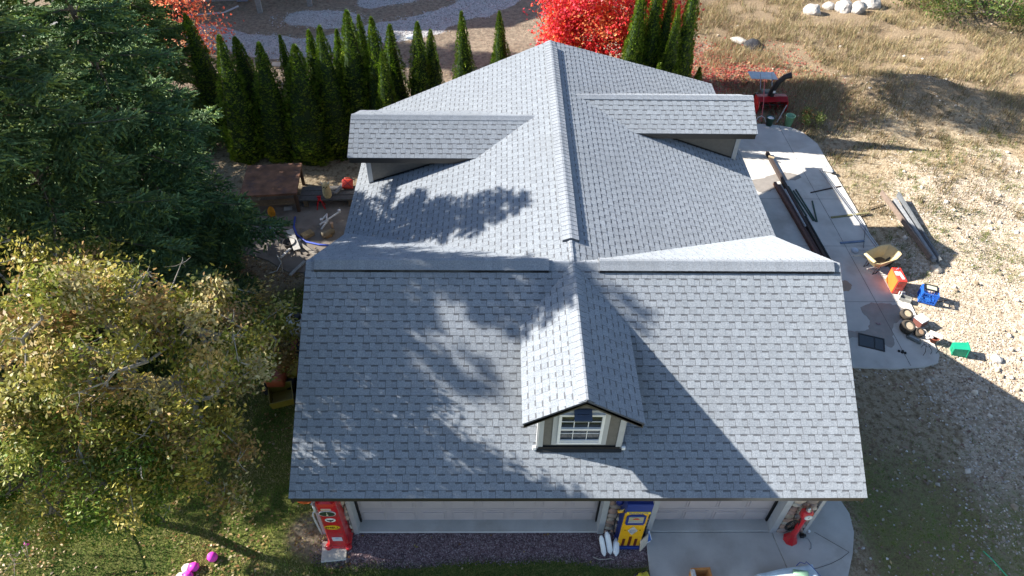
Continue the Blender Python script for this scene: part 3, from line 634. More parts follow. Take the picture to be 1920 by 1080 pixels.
# ---------------------------------------------------------------- vegetation
def frames(D):                                                 # (n,3) directions -> two perpendicular vectors
    a = np.cross(D, np.array([0, 0, 1.0])); l = np.linalg.norm(a, axis=1, keepdims=True); a = np.where(l < .05, np.array([1.0, 0, 0]), a/np.maximum(l, 1e-6))
    return a, np.cross(a, D)
def unit(v): return v/np.maximum(np.linalg.norm(v, axis=-1, keepdims=True), 1e-9)
def spruce_mesh(name, H, Rb, seed, tone=(1, 1, 1)):
    g = np.random.RandomState(seed); wood = MB(); P = []; Dv = []; Ln = []
    wood.tube([(0, 0, 0), (.03, 0, H*.3), (0, .02, H*.65), (0, 0, H)], [.17, .13, .07, .01], 8)
    z = .5
    while z < H-.15:
        f = 1-z/H; n = 5 if f > .25 else 5; a0 = g.uniform(0, 6.28)
        for i in range(n):
            L = (Rb*f**.78+.12)*g.uniform(.62, 1.16); a = a0+6.283*i/n+g.uniform(-.25, .25); zz = z+g.uniform(-.12, .12)
            d = np.array([math.cos(a), math.sin(a), 0.0]); rise = .10-.30*f+g.uniform(-.06, .06)
            ts = np.linspace(0, 1, 9); pts = np.array([d*L*t+np.array([0, 0, zz+L*(rise*t-.20*f*t*t+.22*t**3*f)]) for t in ts])
            wood.tube([tuple(p) for p in pts[::2]], [.035*f+.012, .025*f+.01, .018*f+.008, .012, .005], 4, caps=False)
            t = .16
            while t < 1.0:
                q = t*8; k = min(int(q), 7); p = pts[k]+(pts[k+1]-pts[k])*(q-k); dd = unit(pts[k+1]-pts[k])
                if t > .3: P.append(p); Dv.append(unit(dd+g.normal(0, .15, 3))); Ln.append(g.uniform(.14, .2))
                for s in (-1, 1):
                    sd = np.array([-d[1], d[0], 0])*s; tw = (L*(.46*(1-t)**.7)+.16)*g.uniform(.65, 1.15)
                    td = unit(sd*.85+dd*.65+np.array([0, 0, g.uniform(-.5, -.02)])); m = max(1, int(tw/.10))
                    for j in range(m):
                        u = (j+1)/m*tw-.05; drop = np.array([0, 0, -.16*u*u]); c = p+td*u+drop
                        P.append(c); Dv.append(unit(td+g.normal(0, .22, 3))); Ln.append(g.uniform(.15, .23))
                        if j < m-1 or g.rand() < .5:
                            for s2 in (-1, 1):
                                if g.rand() < .8:
                                    e = unit(td*.7+np.cross(td, [0, 0, 1])*s2*.7+np.array([0, 0, g.uniform(-.2, .25)])); P.append(c+e*.05); Dv.append(e); Ln.append(g.uniform(.10, .17))
                t += .11/L*g.uniform(.85, 1.2)
        z += (.40+.36*f)*g.uniform(.85, 1.15)*(.8+.02*H)
    P, Dv, Ln = np.array(P), np.array(Dv), np.array(Ln); n = len(P); A, B = frames(Dv)
    base = np.array([(.11, .175, .06), (.14, .215, .085), (.18, .27, .11), (.085, .135, .04), (.24, .30, .07)])*np.array(tone)
    cs = base[g.randint(0, 5, n)]*g.uniform(.75, 1.3, (n, 1))
    VV, CC = [], []
    K = 13                                                     # needles per sprig, each one slim triangle
    for k in range(K):
        th = 6.283*k/K*2.4+g.uniform(0, .8, n); s = g.uniform(-.1, .85, n) if k > 1 else g.uniform(.6, .8, n)
        r = unit(A*np.cos(th)[:, None]+B*np.sin(th)[:, None]); out = (.6 if k > 1 else .1)
        c0 = P+Dv*(Ln*s)[:, None]; nd = unit(Dv+r*out); q = np.cross(nd, r); w = .019; nl = .055 if k > 1 else .08
        VV.append(np.stack([c0-q*w, c0+q*w, c0+nd*nl*g.uniform(.8, 1.2, (n, 1))], 1)); CC.append(cs*g.uniform(.85, 1.2, (n, 1)))
    th = g.uniform(0, 3, n)                                    # a twisted core strip gives the sprig body
    for k in range(2):
        r = A*np.cos(th+k*1.57)[:, None]+B*np.sin(th+k*1.57)[:, None]
        VV.append(np.stack([P-r*.032, P+r*.032, P+Dv*Ln[:, None]], 1)); CC.append(cs*.9)
    V = np.concatenate(VV).reshape(-1, 3); Cc = np.concatenate(CC)
    return wood, V, Cc
def spruce(loc, H, Rb, seed, label, tone=(1, 1, 1), rz=0):
    w, V, Cc = spruce_mesh('s', H, Rb, seed, tone)
    t = thing('spruce_tree', label, 'tree', (loc[0], loc[1], float(gz(loc[0], loc[1]))), rz, 'big spruce trees beside the garage')
    o = w.build('trunk', MBARK, t, True); c = np_mesh('crown', V, np.arange(len(V)).reshape(-1, 3), Cc, MNEED, t); return t
spruce((-13.0, 4.2), 11.2, 3.2, 7, 'tall spruce standing left of the autumn tree, mostly beyond the left edge', rz=.9)
spruce((-10.0, 5.3), 12.0, 3.7, 1, 'tall blue green spruce nearest the garage corner, its crown running off the left edge', rz=.4)
spruce((-9.5, 7.9), 10.4, 3.2, 2, 'dense blue green spruce overlapping the arborvitae row and the rusty worktable', (.9, 1, 1.05), 1.2)
spruce((-14.4, 12.5), 8.2, 3.4, 3, 'yellow green spruce with sunlit top in the upper left corner', (1.35, 1.15, .7), 2.2)
spruce((-12.4, 15.6), 7.4, 2.6, 4, 'smaller spruce in front of the orange leaved tree', (1.15, 1.1, .85), 3.0)

spruce((-17.6, 24.3), 13.0, 3.2, 5, 'tall dark spruce at the far top left, only its lowest boughs in the picture', (.9, .9, .9), 2.0)

def arb_mesh(H, Rb, seed):
    g = np.random.RandomState(seed); N = int(5200*H*Rb/2.8)
    t = g.rand(N)**1.25; z = t*H; ph = g.uniform(0, 6.283, N)
    lump = 1+.13*np.sin(ph*3+z*2.3+seed)+.10*np.sin(ph*5-z*4.1)+.08*np.sin(z*9+ph*2)
    prof = Rb*np.clip(1-t, 0, 1)**.80*np.minimum(1, .62+t*2.5)*lump
    r = prof*g.uniform(.80, 1.06, N)+.01
    P = np.stack([r*np.cos(ph), r*np.sin(ph), z+.03], 1); rad = np.stack([np.cos(ph), np.sin(ph), 0*ph], 1)
    Dv = unit(rad*g.uniform(.25, .8, (N, 1))+np.array([0, 0, 1.0])+g.normal(0, .2, (N, 3)))
    tan = unit(np.cross(Dv, rad)+g.normal(0, .5, (N, 3))); s = g.uniform(.05, .10, N)[:, None]*(.7+.5*(1-t))[:, None]
    V = []; C_ = []
    pal = np.array([(.11, .19, .014), (.15, .25, .018), (.20, .30, .025), (.08, .14, .014), (.24, .31, .035)]); c = pal[g.randint(0, 5, N)]*g.uniform(.75, 1.25, (N, 1))
    for k, (a, l) in enumerate(((-.55, .8), (0, 1.0), (.55, .8))):
        d = unit(Dv+tan*a); q = unit(np.cross(d, np.cross(d, tan)))
        V.append(np.stack([P-tan*s*.14, P+tan*s*.14+0*q, P+d*s*l*1.25+tan*s*.02], 1)); C_.append(c*(1.0+.12*(k == 1)))
        V.append(np.stack([P+d*s*.35-tan*s*.20, P+d*s*.35+tan*s*.20, P+d*s*l*.9], 1)); C_.append(c)
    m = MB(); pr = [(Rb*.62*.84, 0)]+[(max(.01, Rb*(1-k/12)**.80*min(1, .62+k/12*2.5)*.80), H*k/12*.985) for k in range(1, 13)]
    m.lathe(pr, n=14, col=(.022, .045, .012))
    return np.concatenate(V).reshape(-1, 3), np.concatenate(C_), m
ARB = [arb_mesh(4.6, .66, 1), arb_mesh(4.6, .58, 2), arb_mesh(4.6, .72, 3)]
_arbm = []
for V, Cc, m in ARB:
    o = np_mesh('crown', V, np.arange(len(V)).reshape(-1, 3), Cc, MNEED); c = m.build('trunk', MNEED)
    _arbm.append((o.data, c.data)); bpy.data.objects.remove(o); bpy.data.objects.remove(c)
def arb(x, y, H, rad, k, label, group):
    t = thing('arborvitae', label, 'tree', (x, y, float(gz(x, y))-.03), rnd.uniform(0, 6.28), group); t.rotation_euler[0] = rnd.uniform(-.035, .035); t.rotation_euler[1] = rnd.uniform(-.035, .035)
    wf = rnd.uniform(1.3, 1.6)
    for nm, me in zip(('crown', 'trunk'), _arbm[k % 3]):
        o = bpy.data.objects.new(nm, me); C.objects.link(o); o.parent = t; o.scale = (rad*wf/.65, rad*wf/.65, H/4.6)
ORD = ['first', 'second', 'third', 'fourth', 'fifth', 'sixth', 'seventh', 'eighth', 'ninth', 'tenth', 'eleventh', 'twelfth', 'thirteenth', 'fourteenth', 'fifteenth', 'sixteenth', 'seventeenth', 'eighteenth', 'nineteenth']
# (x, y, height, radius) along the row behind the garage, left to right, from their tips' sight lines
ROW = [(-10.75, 15.8, 4.3, .62), (-9.45, 14.2, 4.4, .6), (-9.0, 14.9, 4.0, .62), (-8.35, 14.3, 4.1, .6), (-7.65, 15.0, 4.0, .40), (-7.25, 14.2, 4.05, .66), (-6.75, 15.2, 4.1, .45), (-6.35, 14.5, 4.55, .62), (-6.15, 15.4, 4.1, .4),
       (-5.55, 14.9, 4.85, .60), (-5.15, 15.5, 4.5, .42), (-4.75, 14.7, 4.75, .45), (-4.45, 14.1, 4.0, .42), (-4.5, 15.9, 4.0, .55), (-3.55, 15.8, 4.15, .44), (-3.15, 16.0, 3.8, .42), (-2.0, 16.8, 4.1, .42), (-.95, 17.3, 3.1, .30), (-.65, 17.1, 3.95, .42)]
for i, (x, y, H, r) in enumerate(ROW):
    arb(x, y, H, r, i, 'narrow green arborvitae, %s from the left in the row behind the garage' % ORD[i], 'arborvitae row left of the garage ridge')
ROW2 = [(3.55, 16.0, 5.2, .42), (4.0, 16.5, 5.4, .38), (4.45, 16.6, 5.6, .38), (4.85, 16.7, 5.1, .36), (5.1, 15.9, 4.7, .34), (5.5, 16.2, 5.8, .44)]
for i, (x, y, H, r) in enumerate(ROW2):
    arb(x, y, H, r, i+1, 'tall arborvitae, %s from the left in the clump right of the red maple' % ORD[i], 'arborvitae clump behind the right gable')
arb(1.95, 15.9, 3.3, .33, 0, 'short arborvitae peeking over the gable in front of the red maple', 'arborvitae clump behind the right gable')

for x, y, H, l in ((4.35, 15.1, 3.15, 'small arborvitae barely peeking over the gable left of the tall clump'), (5.2, 15.45, 2.9, 'small arborvitae low in the gap of the tall clump'), (6.1, 15.9, 2.6, 'small arborvitae at the right foot of the tall clump')):
    arb(x, y, H, .42, 1, l, 'arborvitae clump behind the right gable')

# broadleaf trees: crown points joined to the nearest node nearer the root, radii by pipe model
def skeleton(pts, root, g, trunk):
    nodes = [np.array(p, float) for p in trunk]; par = [-1]+list(range(len(trunk)-1))
    r0 = nodes[-1]; order = np.argsort(np.linalg.norm(pts-r0, axis=1)); ng = 1.15
    for i in order:
        p = pts[i]; A = np.array(nodes); d = np.linalg.norm(A-p, axis=1); dr = np.linalg.norm(A-r0, axis=1); dp = np.linalg.norm(p-r0)
        d = d+np.where(dr > dp, 5, 0)+np.where(np.arange(len(A)) < len(trunk)-2, 1.5, 0)-.35*dr*0
        j = int(np.argmin(d)); a = nodes[j]; L = np.linalg.norm(p-a); k = max(1, int(L/.45))
        for q in range(1, k+1):
            s = q/k; m = a+(p-a)*s+(g.normal(0, .05, 3) if q < k else 0)+np.array([0, 0, .06*L*math.sin(math.pi*s)]); nodes.append(m); par.append(j if q == 1 else len(nodes)-2)
    n = len(nodes); cnt = np.zeros(n); ch = np.zeros(n, int)
    for i in range(n-1, 0, -1):
        if ch[i] == 0: cnt[i] = 1
        cnt[par[i]] += cnt[i]; ch[par[i]] += 1
    return np.array(nodes), par, cnt, ch
def bleaf_tree(label, cat, group, loc, pts, trunk, leafn, ls, pal, seed, name='tree', bark=None, spread=.28, r0=.009, shape=.5, hang=.0, rlim=.16, extra=3):
    g = np.random.RandomState(seed); nodes, par, cnt, ch = skeleton(pts, None, g, trunk); w = MB()
    rad = np.minimum(r0*np.sqrt(cnt), rlim)
    for i in range(1, len(nodes)):
        j = par[i]; w.tube([tuple(nodes[j]), tuple(nodes[i])], [min(rad[j], rad[i]*1.35), rad[i]*(.35 if ch[i] == 0 else 1)], 5 if rad[i] < .03 else 7, caps=False)
    tips = [i for i in range(len(nodes)) if cnt[i] <= 3 and i >= len(trunk)]
    for i in tips:                                              # fine twigs
        for _ in range(extra):
            e = nodes[i]+g.normal(0, spread*.8, 3); w.tube([tuple(nodes[i]), tuple((nodes[i]+e)/2+g.normal(0, .02, 3)), tuple(e)], [r0*.6, r0*.45, .002], 3, caps=False)
    T = nodes[tips]; k = g.randint(0, len(T), leafn); cw = np.where(g.rand(len(T)) < .26, .02, .25+.75*g.rand(len(T)))
    keep = g.rand(leafn) < cw[k]; k = k[keep]; n = len(k)
    P = T[k]+g.normal(0, spread, (n, 3)); cd = unit(g.normal(0, 1, (len(T), 3))+np.array([-.3, 0, .6])); nrm = unit(cd[k]+g.normal(0, .55, (n, 3))); a = unit(np.cross(nrm, g.normal(0, 1, (n, 3)))); a = unit(a+np.array([0, 0, -hang])); b = unit(np.cross(nrm, a))
    s = g.uniform(.7, 1.25, n)[:, None]*ls; c = g.normal(0, .12, (n, 1))*s
    V = np.stack([P-a*s, P+b*s*shape+nrm*c, P+a*s, P-b*s*shape+nrm*c], 1).reshape(-1, 3)
    pal = np.array(pal); tc = g.randint(0, len(pal), len(T)); pick = np.where(g.rand(n) < .72, tc[k], g.randint(0, len(pal), n))
    cc = pal[pick]*g.uniform(.7, 1.3, (n, 1))
    t = thing(name, label, cat, (loc[0], loc[1], float(gz(loc[0], loc[1]))-.02), 0, group)
    w.build('trunk', bark or MBARK, t, True); np_mesh('crown', V, np.arange(4*n).reshape(-1, 4), cc, MLEAF, t, k=4); return t
def cloud(g, n, blobs):                                        # points in the shells of a few ellipsoids
    out = []; tot = sum(b[6] for b in blobs)
    for (x, y, z, a, b_, c, wgt) in blobs:
        m = int(n*wgt/tot); d = unit(g.normal(0, 1, (m, 3))); r = g.uniform(.35, 1, m)[:, None]**.6; out.append(np.array([x, y, z])+d*r*np.array([a, b_, c]))
    P = np.concatenate(out); return P[P[:, 2] > .5]
g = np.random.RandomState(50)
AUT = [(.32, .29, .05), (.42, .35, .08), (.22, .24, .04), (.14, .17, .03), (.40, .30, .11), (.50, .43, .22), (.28, .18, .06), (.17, .20, .04), (.36, .22, .09), (.27, .25, .05)]
P1 = cloud(g, 420, [(1.1, -2.0, 5.0, 2.2, 1.9, 1.5, 4), (-.9, -1.6, 5.2, 1.9, 1.8, 1.4, 3), (1.9, -.6, 3.8, 1.2, 1.3, 1.2, 1.3), (1.3, -3.3, 3.6, 1.6, .9, .9, 1.2), (.8, -2.5, 6.3, 1.4, 1.2, .9, 1.6), (-2.4, -.6, 4.3, 1.6, 1.6, 1.2, 1.5)])
bleaf_tree('wide autumn tree with olive and tan leaves and pale crooked branches', 'tree', None, (-7.8, 3.2), P1,
           [(0, 0, 0), (.1, -.15, .8), (.15, -.35, 1.6), (.3, -.6, 2.4)], 112000, .046, AUT, 51, name='autumn_tree', bark=MPBARK, r0=.0115, spread=.145, extra=4)
g = np.random.RandomState(60)
P2 = cloud(g, 300, [(1.3, -.95, 3.8, 1.8, 1.1, 1.1, 3), (-.5, -.9, 3.7, 1.7, 1.2, 1.2, 2), (1.0, -.9, 2.6, 2.0, .9, .8, 1.2)])
bleaf_tree('green leafy tree in the lower left under the autumn tree', 'tree', None, (-9.2, .9), P2,
           [(0, 0, 0), (0, .05, .7), (.1, .0, 1.4)], 92000, .040, [(.09, .17, .02), (.13, .22, .03), (.18, .25, .04), (.26, .28, .05), (.36, .30, .07), (.08, .15, .02)], 61, name='leafy_tree', shape=.36, hang=.3, r0=.009, spread=.15)
g = np.random.RandomState(70)
P3 = cloud(g, 330, [(-.1, -.5, 3.6, 2.6, 2.1, 2.0, 4), (-1.4, -.7, 2.6, 1.2, 1.2, 1.1, 1), (0, -1.6, 2.2, 2.2, 1.2, 1.0, 1.2), (1.6, -.6, 3.0, 1.6, 1.4, 1.6, 1.2), (.5, 0, 6.8, 2.4, 2.0, 1.8, 1.5), (.5, 0, 9.0, 2.2, 1.9, 1.6, 1.3)])
bleaf_tree('big red maple behind the garage peak', 'tree', None, (3.1, 19.7), P3, [(0, 0, 0), (0, 0, .8), (.05, 0, 1.6)], 100000, .060,
           [(.72, .045, .05), (.62, .03, .04), (.80, .10, .06), (.75, .16, .05), (.78, .30, .12), (.70, .06, .09)], 71, name='maple_tree', shape=.7, spread=.3, r0=.008)
g = np.random.RandomState(80)
P4 = cloud(g, 90, [(0, 0, 3.0, 1.5, 1.3, 1.4, 3), (1.0, -.8, 2.2, 1.3, 1.0, .9, 1)])
bleaf_tree('small orange leaved tree beside the far gravel drive', 'tree', None, (-13.2, 19.4), P4, [(0, 0, 0), (0, 0, .7), (0, 0, 1.3)], 9000, .055,
           [(.75, .22, .10), (.8, .34, .16), (.70, .14, .08), (.8, .45, .25)], 81, name='orange_tree', shape=.7, spread=.25)
g = np.random.RandomState(90)
P5 = cloud(g, 200, [(0, 0, 1.1, 3.2, 1.6, 1.0, 3), (2.8, -.8, 1.0, 2.2, 1.4, .9, 2), (-1.6, 1.4, 1.3, 2.2, 1.4, 1.2, 1.5)])
bleaf_tree('dark green bush spreading in the upper right corner', 'bush', None, (21.6, 25.9), P5, [(0, 0, 0), (0, 0, .3), (0, 0, .5)], 26000, .06,
           [(.05, .10, .02), (.07, .13, .025), (.10, .16, .03), (.16, .17, .04), (.22, .2, .05)], 91, name='bush', spread=.3, r0=.006)
g = np.random.RandomState(95)
P6 = cloud(g, 45, [(0, 0, .4, .45, .4, .35, 1)]); P6[:, 2] = np.maximum(P6[:, 2], .1)
bleaf_tree('low green and rust shrub by the pale green bucket', 'shrub', None, (10.75, 16.25), P6, [(0, 0, 0), (0, 0, .1), (0, 0, .2)], 2600, .03,
           [(.06, .10, .02), (.10, .13, .03), (.22, .10, .04), (.05, .08, .02)], 96, name='shrub', spread=.1, r0=.004)
g = np.random.RandomState(97)
P7 = cloud(g, 150, [(0, 0, 4.5, 3.0, 2.4, 2.2, 2), (-2, 1, 4.0, 2.2, 2.0, 1.8, 1), (.5, 0, 7.6, 2.4, 2.1, 1.8, 1.5)])
bleaf_tree('green and yellow tree behind the spruces at the top left edge', 'tree', None, (-19.5, 24.0), P7, [(0, 0, 0), (0, 0, 1.0), (0, 0, 2)], 22000, .07,
           [(.12, .16, .03), (.2, .2, .05), (.32, .27, .07), (.08, .12, .02)], 98, name='background_tree', spread=.33, r0=.009)
# bare dead branches hanging low at the lower left
def dead_branch():
    g = np.random.RandomState(33); w = MB()
    for k in range(9):
        a = -2.2+g.uniform(-.9, .9); p = np.array([-10.0+g.uniform(-.3, .3), .15+g.uniform(-.3, .3), 1.35]); L = g.uniform(.8, 1.5); q = [p]
        for j in range(5): q.append(q[-1]+np.array([math.cos(a), math.sin(a)*.6, -.42+.1*j])*L/5+g.normal(0, .03, 3))
        w.tube([tuple(v) for v in q], [.012, .010, .008, .006, .004, .002], 4, caps=False)
        for j in range(2, 6):
            for _ in range(2): e = q[j]+g.normal(0, .16, 3); w.tube([tuple(q[j]), tuple(e)], [.005, .002], 3, caps=False)
    w.tube([(-9.2, .9, .3), (-9.6, .5, .9), (-10.0, .15, 1.35)], [.03, .022, .016], 5)
    tag(w.build('dead_branch', MPBARK), 'bare pale dead branches hanging at the lower left lawn edge', 'branch')
dead_branch()
# ---------------------------------------------------------------- objects
def T(x, y, z=0, rz=0, rx=0, ry=0): return Matrix.Translation((x, y, z)) @ Matrix.Rotation(rz, 4, 'Z') @ Matrix.Rotation(ry, 4, 'Y') @ Matrix.Rotation(rx, 4, 'X')
RED, DRED, YEL, BLU, CRM, GRY, BLK, WHT, CHR = (.55, .012, .02), (.28, .01, .012), (.80, .42, .01), (.015, .04, .22), (.7, .6, .42), (.35, .36, .38), (.015, .015, .016), (.8, .8, .8), (.6, .6, .62)
MRED = mat('red_paint', attr=True, rough=.32, var=.1, scale=5, coat=.4, dirt=(.3, .05, .04), dscale=9)
MYEL = mat('yellow_paint', attr=True, rough=.35, var=.08, scale=6, coat=.3)
def disc(mb, x, y, z, rx, rz_, th, col, n=24):                # oval plate facing -Y
    P = [(x+rx*math.cos(6.283*k/n), y, z+rz_*math.sin(6.283*k/n)) for k in range(n)]
    mb.prism(P, (0, -th, 0), col)
# red pump left of the wide door ------------------------------------
t = thing('gas_pump', 'old red gas pump with oval stickers standing left of the wide garage door', 'gas pump', (-4.03, .33, .05))
m = MB(); m.box((0, 0, .04), (.50, .44, .08), col=RED, bev=.03)
for sx in (-1, 1): m.lathe([(.07, 0), (.075, .05), (.05, .075), (0, .08)], T(sx*.2, -.19, .02), n=12, col=RED)
m.build('base', MRED, t, True)
def taper(mb, secs, col):                                      # stacked rectangular sections (w, d, z)
    V = []; F = []; b = .045
    for (w, d, z) in secs:
        x, y = w/2, d/2; V += [(-x+b, -y, z), (x-b, -y, z), (x, -y+b, z), (x, y-b, z), (x-b, y, z), (-x+b, y, z), (-x, y-b, z), (-x, -y+b, z)]
    for i in range(len(secs)-1):
        for k in range(8): F.append((i*8+k, i*8+(k+1) % 8, i*8+8+(k+1) % 8, i*8+8+k))
    F.append(tuple(range(7, -1, -1))); F.append(tuple(range(len(V)-8, len(V)))); mb.add(V, F, col)
m = MB(); taper(m, [(.44, .38, .07), (.42, .36, .16), (.40, .34, .22), (.38, .33, 1.20), (.385, .34, 1.55), (.39, .35, 1.68), (.36, .31, 1.76), (.22, .2, 1.80)], RED); m.build('body', MRED, t)
m = MB(); m.lathe([(.12, 1.79), (.14, 1.83), (.13, 1.88), (.06, 1.9), (0, 1.9)], T(.02, 0, 0), n=20, col=DRED); m.lathe([(.085, 1.9), (.08, 1.915), (0, 1.915)], T(.02, 0, 0), n=18, col=CHR); m.build('cap', MRED, t, True)
m = MB(); disc(m, 0, -.172, 1.44, .165, .105, .015, CHR); disc(m, 0, -.187, 1.44, .148, .09, .004, (.03, .05, .03)); m.box((0, -.194, 1.45), (.012, .004, .12), col=CRM); disc(m, 0, -.19, 1.4, .02, .02, .006, CRM, 10); m.build('dial', MCOL, t)
m = MB(); m.box((0, -.178, 1.60), (.19, .014, .045), col=CRM); m.build('name_plate', MCOL, t)
m = MB(); disc(m, .01, -.168, 1.16, .105, .075, .005, (.8, .8, .78)); st = m.build('bird_sticker', MCOL, t)
m = MB()                                                       # dark spread-winged bird
m.prism([(-.07, -.175, 1.195), (-.045, -.175, 1.15), (-.015, -.175, 1.125), (.01, -.175, 1.10), (.035, -.175, 1.125), (.065, -.175, 1.15), (.09, -.175, 1.195), (.05, -.175, 1.175), (.02, -.175, 1.165), (.01, -.175, 1.185), (0, -.175, 1.165), (-.03, -.175, 1.175)], (0, -.003, 0), BLK); m.build('bird', MCOL, st)
m = MB(); disc(m, 0, -.170, .86, .155, .085, .005, (.80, .50, .02)); so = m.build('oval_sticker', MCOL, t)
text('SHELL', .095, T(0, -.178, .86) @ UPR, mat('dark_print', (.16, .05, .01)), 'lettering', so, sx=1.1)
m = MB(); m.box((.02, -.178, .37), (.20, .008, .15), col=(.66, .68, .72)); m.box((.02, -.1835, .40), (.06, .003, .03), col=(.3, .4, .6)); m.build('placard', MCOL, t)
m = MB(); m.tube([(-.2, -.1, 1.35), (-.28, -.14, 1.42), (-.30, -.15, 1.3), (-.29, -.16, 1.1), (-.27, -.16, .75), (-.26, -.16, .55)], [.018, .018, .02, .02, .018, .014], 8, col=(.5, .5, .5)); m.build('hose', MCOL, t, True)
m = MB(); m.box((-.245, -.08, 1.50), (.05, .10, .22), col=(.55, .58, .57), bev=.015); m.tube([(-.25, -.1, 1.6), (-.27, -.12, 1.68), (-.25, -.05, 1.72)], .014, 8, col=CHR); m.build('nozzle', MCOL, t, True)
m = MB()
for k in range(4): a = k*.7; m.tube([(-.42-.13*math.cos(a+q*.7), -.02+.02*k, 1.62+.09*math.sin(a+q*.7)) for q in range(10)], .011, 6, col=(.75, .16, .02))
tag(m.build('coiled_cord', MCOL, None, True, loc=(0, 0, 0)), 'orange coiled cord hanging beside the red gas pump', 'cord').location = (-4.06, .36, .0)
tag(MB().box((-4.12, .08, .03), (.5, .42, .07), rz=.1, col=(.62, .58, .5)).build('paving_stone', MCOLR), 'pale square paving stone under the red gas pump', 'paving stone')
# yellow pump ------------------------------------------------------
t = thing('gas_pump', 'old yellow and blue gas pump standing between the two garage doors', 'gas pump', (1.93, .33, .02))
m = MB(); m.box((0, 0, .045), (.52, .46, .09), col=BLU, bev=.015); m.build('base', MCOL, t)
m = MB(); m.box((0, .02, .82), (.46, .36, 1.46), col=BLU); m.build('side_panels', MCOL, t)
m = MB(); m.box((0, -.172, .82), (.47, .03, 1.46), col=YEL, bev=.01); m.build('front_panel', MYEL, t)
m = MB()
for i, h in ((-1, .30), (0, .40), (1, .30)): m.box((i*.125, -.189, .11+h/2), (.055, .008, h), col=(.12, .02, .01))
m.build('vent_slots', MCOL, t)['kind'] = 'stuff'
m = MB(); m.prism([(-.10, -.188, .78), (0, -.188, .60), (.10, -.188, .78), (0, -.188, .94)], (0, -.012, 0), (.5, .5, .48))
for k in range(4): m.box((0, -.203, .70+.04*k), (.13-.012*abs(k-1.5), .006, .012), col=(.3, .3, .3))
m.build('diamond_emblem', MCOL, t)
for sx in (-.15, .15): MB().box((sx, -.19, .79), (.03, .008, .012), col=BLK).build('latch', MCOL, t)
m = MB(); m.prism([(-.17, -.188, 1.04), (.17, -.188, 1.04), (.19, -.188, 1.10), (.19, -.188, 1.38), (.12, -.188, 1.44), (-.12, -.188, 1.44), (-.19, -.188, 1.38), (-.19, -.188, 1.10)], (0, -.02, 0), BLU); dd = m.build('display_frame', MCOL, t)
m = MB(); m.box((0, -.212, 1.26), (.29, .01, .23), col=(.38, .36, .24)); m.box((0, -.219, 1.30), (.12, .004, .03), col=(.5, .06, .03)); m.box((0, -.219, 1.335), (.07, .004, .015), col=(.5, .06, .03)); m.box((0, -.219, 1.19), (.26, .004, .05), col=(.3, .33, .38)); m.build('display', MCOL, dd)
m = MB(); m.prism([(-.12, -.19, 1.46), (.12, -.19, 1.46), (.05, -.19, 1.52), (-.05, -.19, 1.52)], (0, -.012, 0), BLU); m.build('arrow_mark', MCOL, t)
m = MB(); m.box((0, -.01, 1.73), (.50, .45, .34), col=BLU, bev=.012); m.build('top_cabinet', MCOL, t)
m = MB(); m.box((0, -.24, 1.60), (.46, .012, .075), col=(.82, .58, .03)); hd = m.build('header_sign', MYEL, t)
text('SUNOCO', .07, T(0, -.247, 1.60) @ UPR, mat('blue_print', (.03, .06, .22)), 'lettering', hd, sx=1.25)
m = MB(); m.lathe([(.10, 1.9), (.105, 1.915), (.09, 1.92), (.085, 1.905)], T(.02, -.05, 0), n=28, col=(.7, .72, .76), caps=False); m.lathe([(.05, 1.9), (.05, 1.94), (.03, 1.95), (.03, 2.0), (.02, 2.02), (0, 2.02)], T(.02, -.05, 0), n=16, col=(.75, .72, .6)); m.build('globe_fitting', MCOL, t, True)
m = MB(); m.tube([(-.24, -.05, 1.3), (-.33, -.08, 1.35), (-.36, -.08, 1.0), (-.34, -.07, .5), (-.30, -.05, .3), (-.27, 0, .25)], .016, 8, col=BLK); m.build('hose', MCOL, t, True)
m = MB(); m.box((-.30, -.09, 1.38), (.12, .05, .07), col=YEL, bev=.015); m.tube([(-.34, -.1, 1.4), (-.27, -.12, 1.48), (-.24, -.1, 1.5)], .012, 8, col=(.8, .6, .2)); m.build('nozzle', MYEL, t, True)
m = MB(); m.lathe([(.075, 0), (.075, .12), (.06, .16), (.03, .18), (0, .18)], T(0, 0, 0), n=14, col=(.02, .04, .25)); tag(m.build('wall_lantern', MCOL, None, True), 'small dark blue lantern on the stone pier left of the yellow pump', 'lantern').location = (1.62, .40, 1.45)
# red air meter ---------------------------------------------------
t = thing('air_pump', 'bright red tyre air meter with black coiled hose by the right stone pier', 'air pump', (5.36, .30, .055))
m = MB(); m.lathe([(.15, 0), (.15, .03), (.12, .09), (.075, .2), (.065, .3), (.06, .85), (.065, .95), (.085, 1.0)], T(0, 0), n=8, col=RED); m.build('post', MRED, t)
m = MB(); m.box((0, -.0, 1.12), (.22, .17, .27), col=RED, bev=.05); m.build('head', MRED, t, True)
m = MB(); disc(m, .01, -.084, 1.12, .075, .085, .012, (.55, .56, .57)); disc(m, .01, -.097, 1.12, .06, .07, .003, (.72, .74, .72)); m.box((.01, -.102, 1.13), (.008, .003, .06), rz=0, col=BLK); m.build('gauge', MCOL, t)
m = MB(); m.lathe([(.05, 1.25), (.055, 1.27), (.03, 1.30), (.028, 1.33), (0, 1.34)], T(0, 0), n=14, col=CHR); m.build('lamp', MMET, t, True)
m = MB()
hp_ = []
for k in range(46):
    a = k*.42; r = .17-.0010*k; hp_.append((-.14+r*.62*math.cos(a), -.03+.0022*k, .66-.004*k+r*1.35*math.sin(a)))
m.tube(hp_, .014, 6, col=BLK); m.tube([hp_[0], (-.08, -.02, 1.0), (-.02, 0, 1.05)], .014, 6, col=BLK); m.build('hose', MCOL, t, True)
for (a, b) in ((-.09, -.09), (.09, -.09)): MB().lathe([(.014, .03), (.014, .045), (0, .048)], T(a, b), n=8, col=(.75, .6, .55)).build('bolt', MCOL, t)
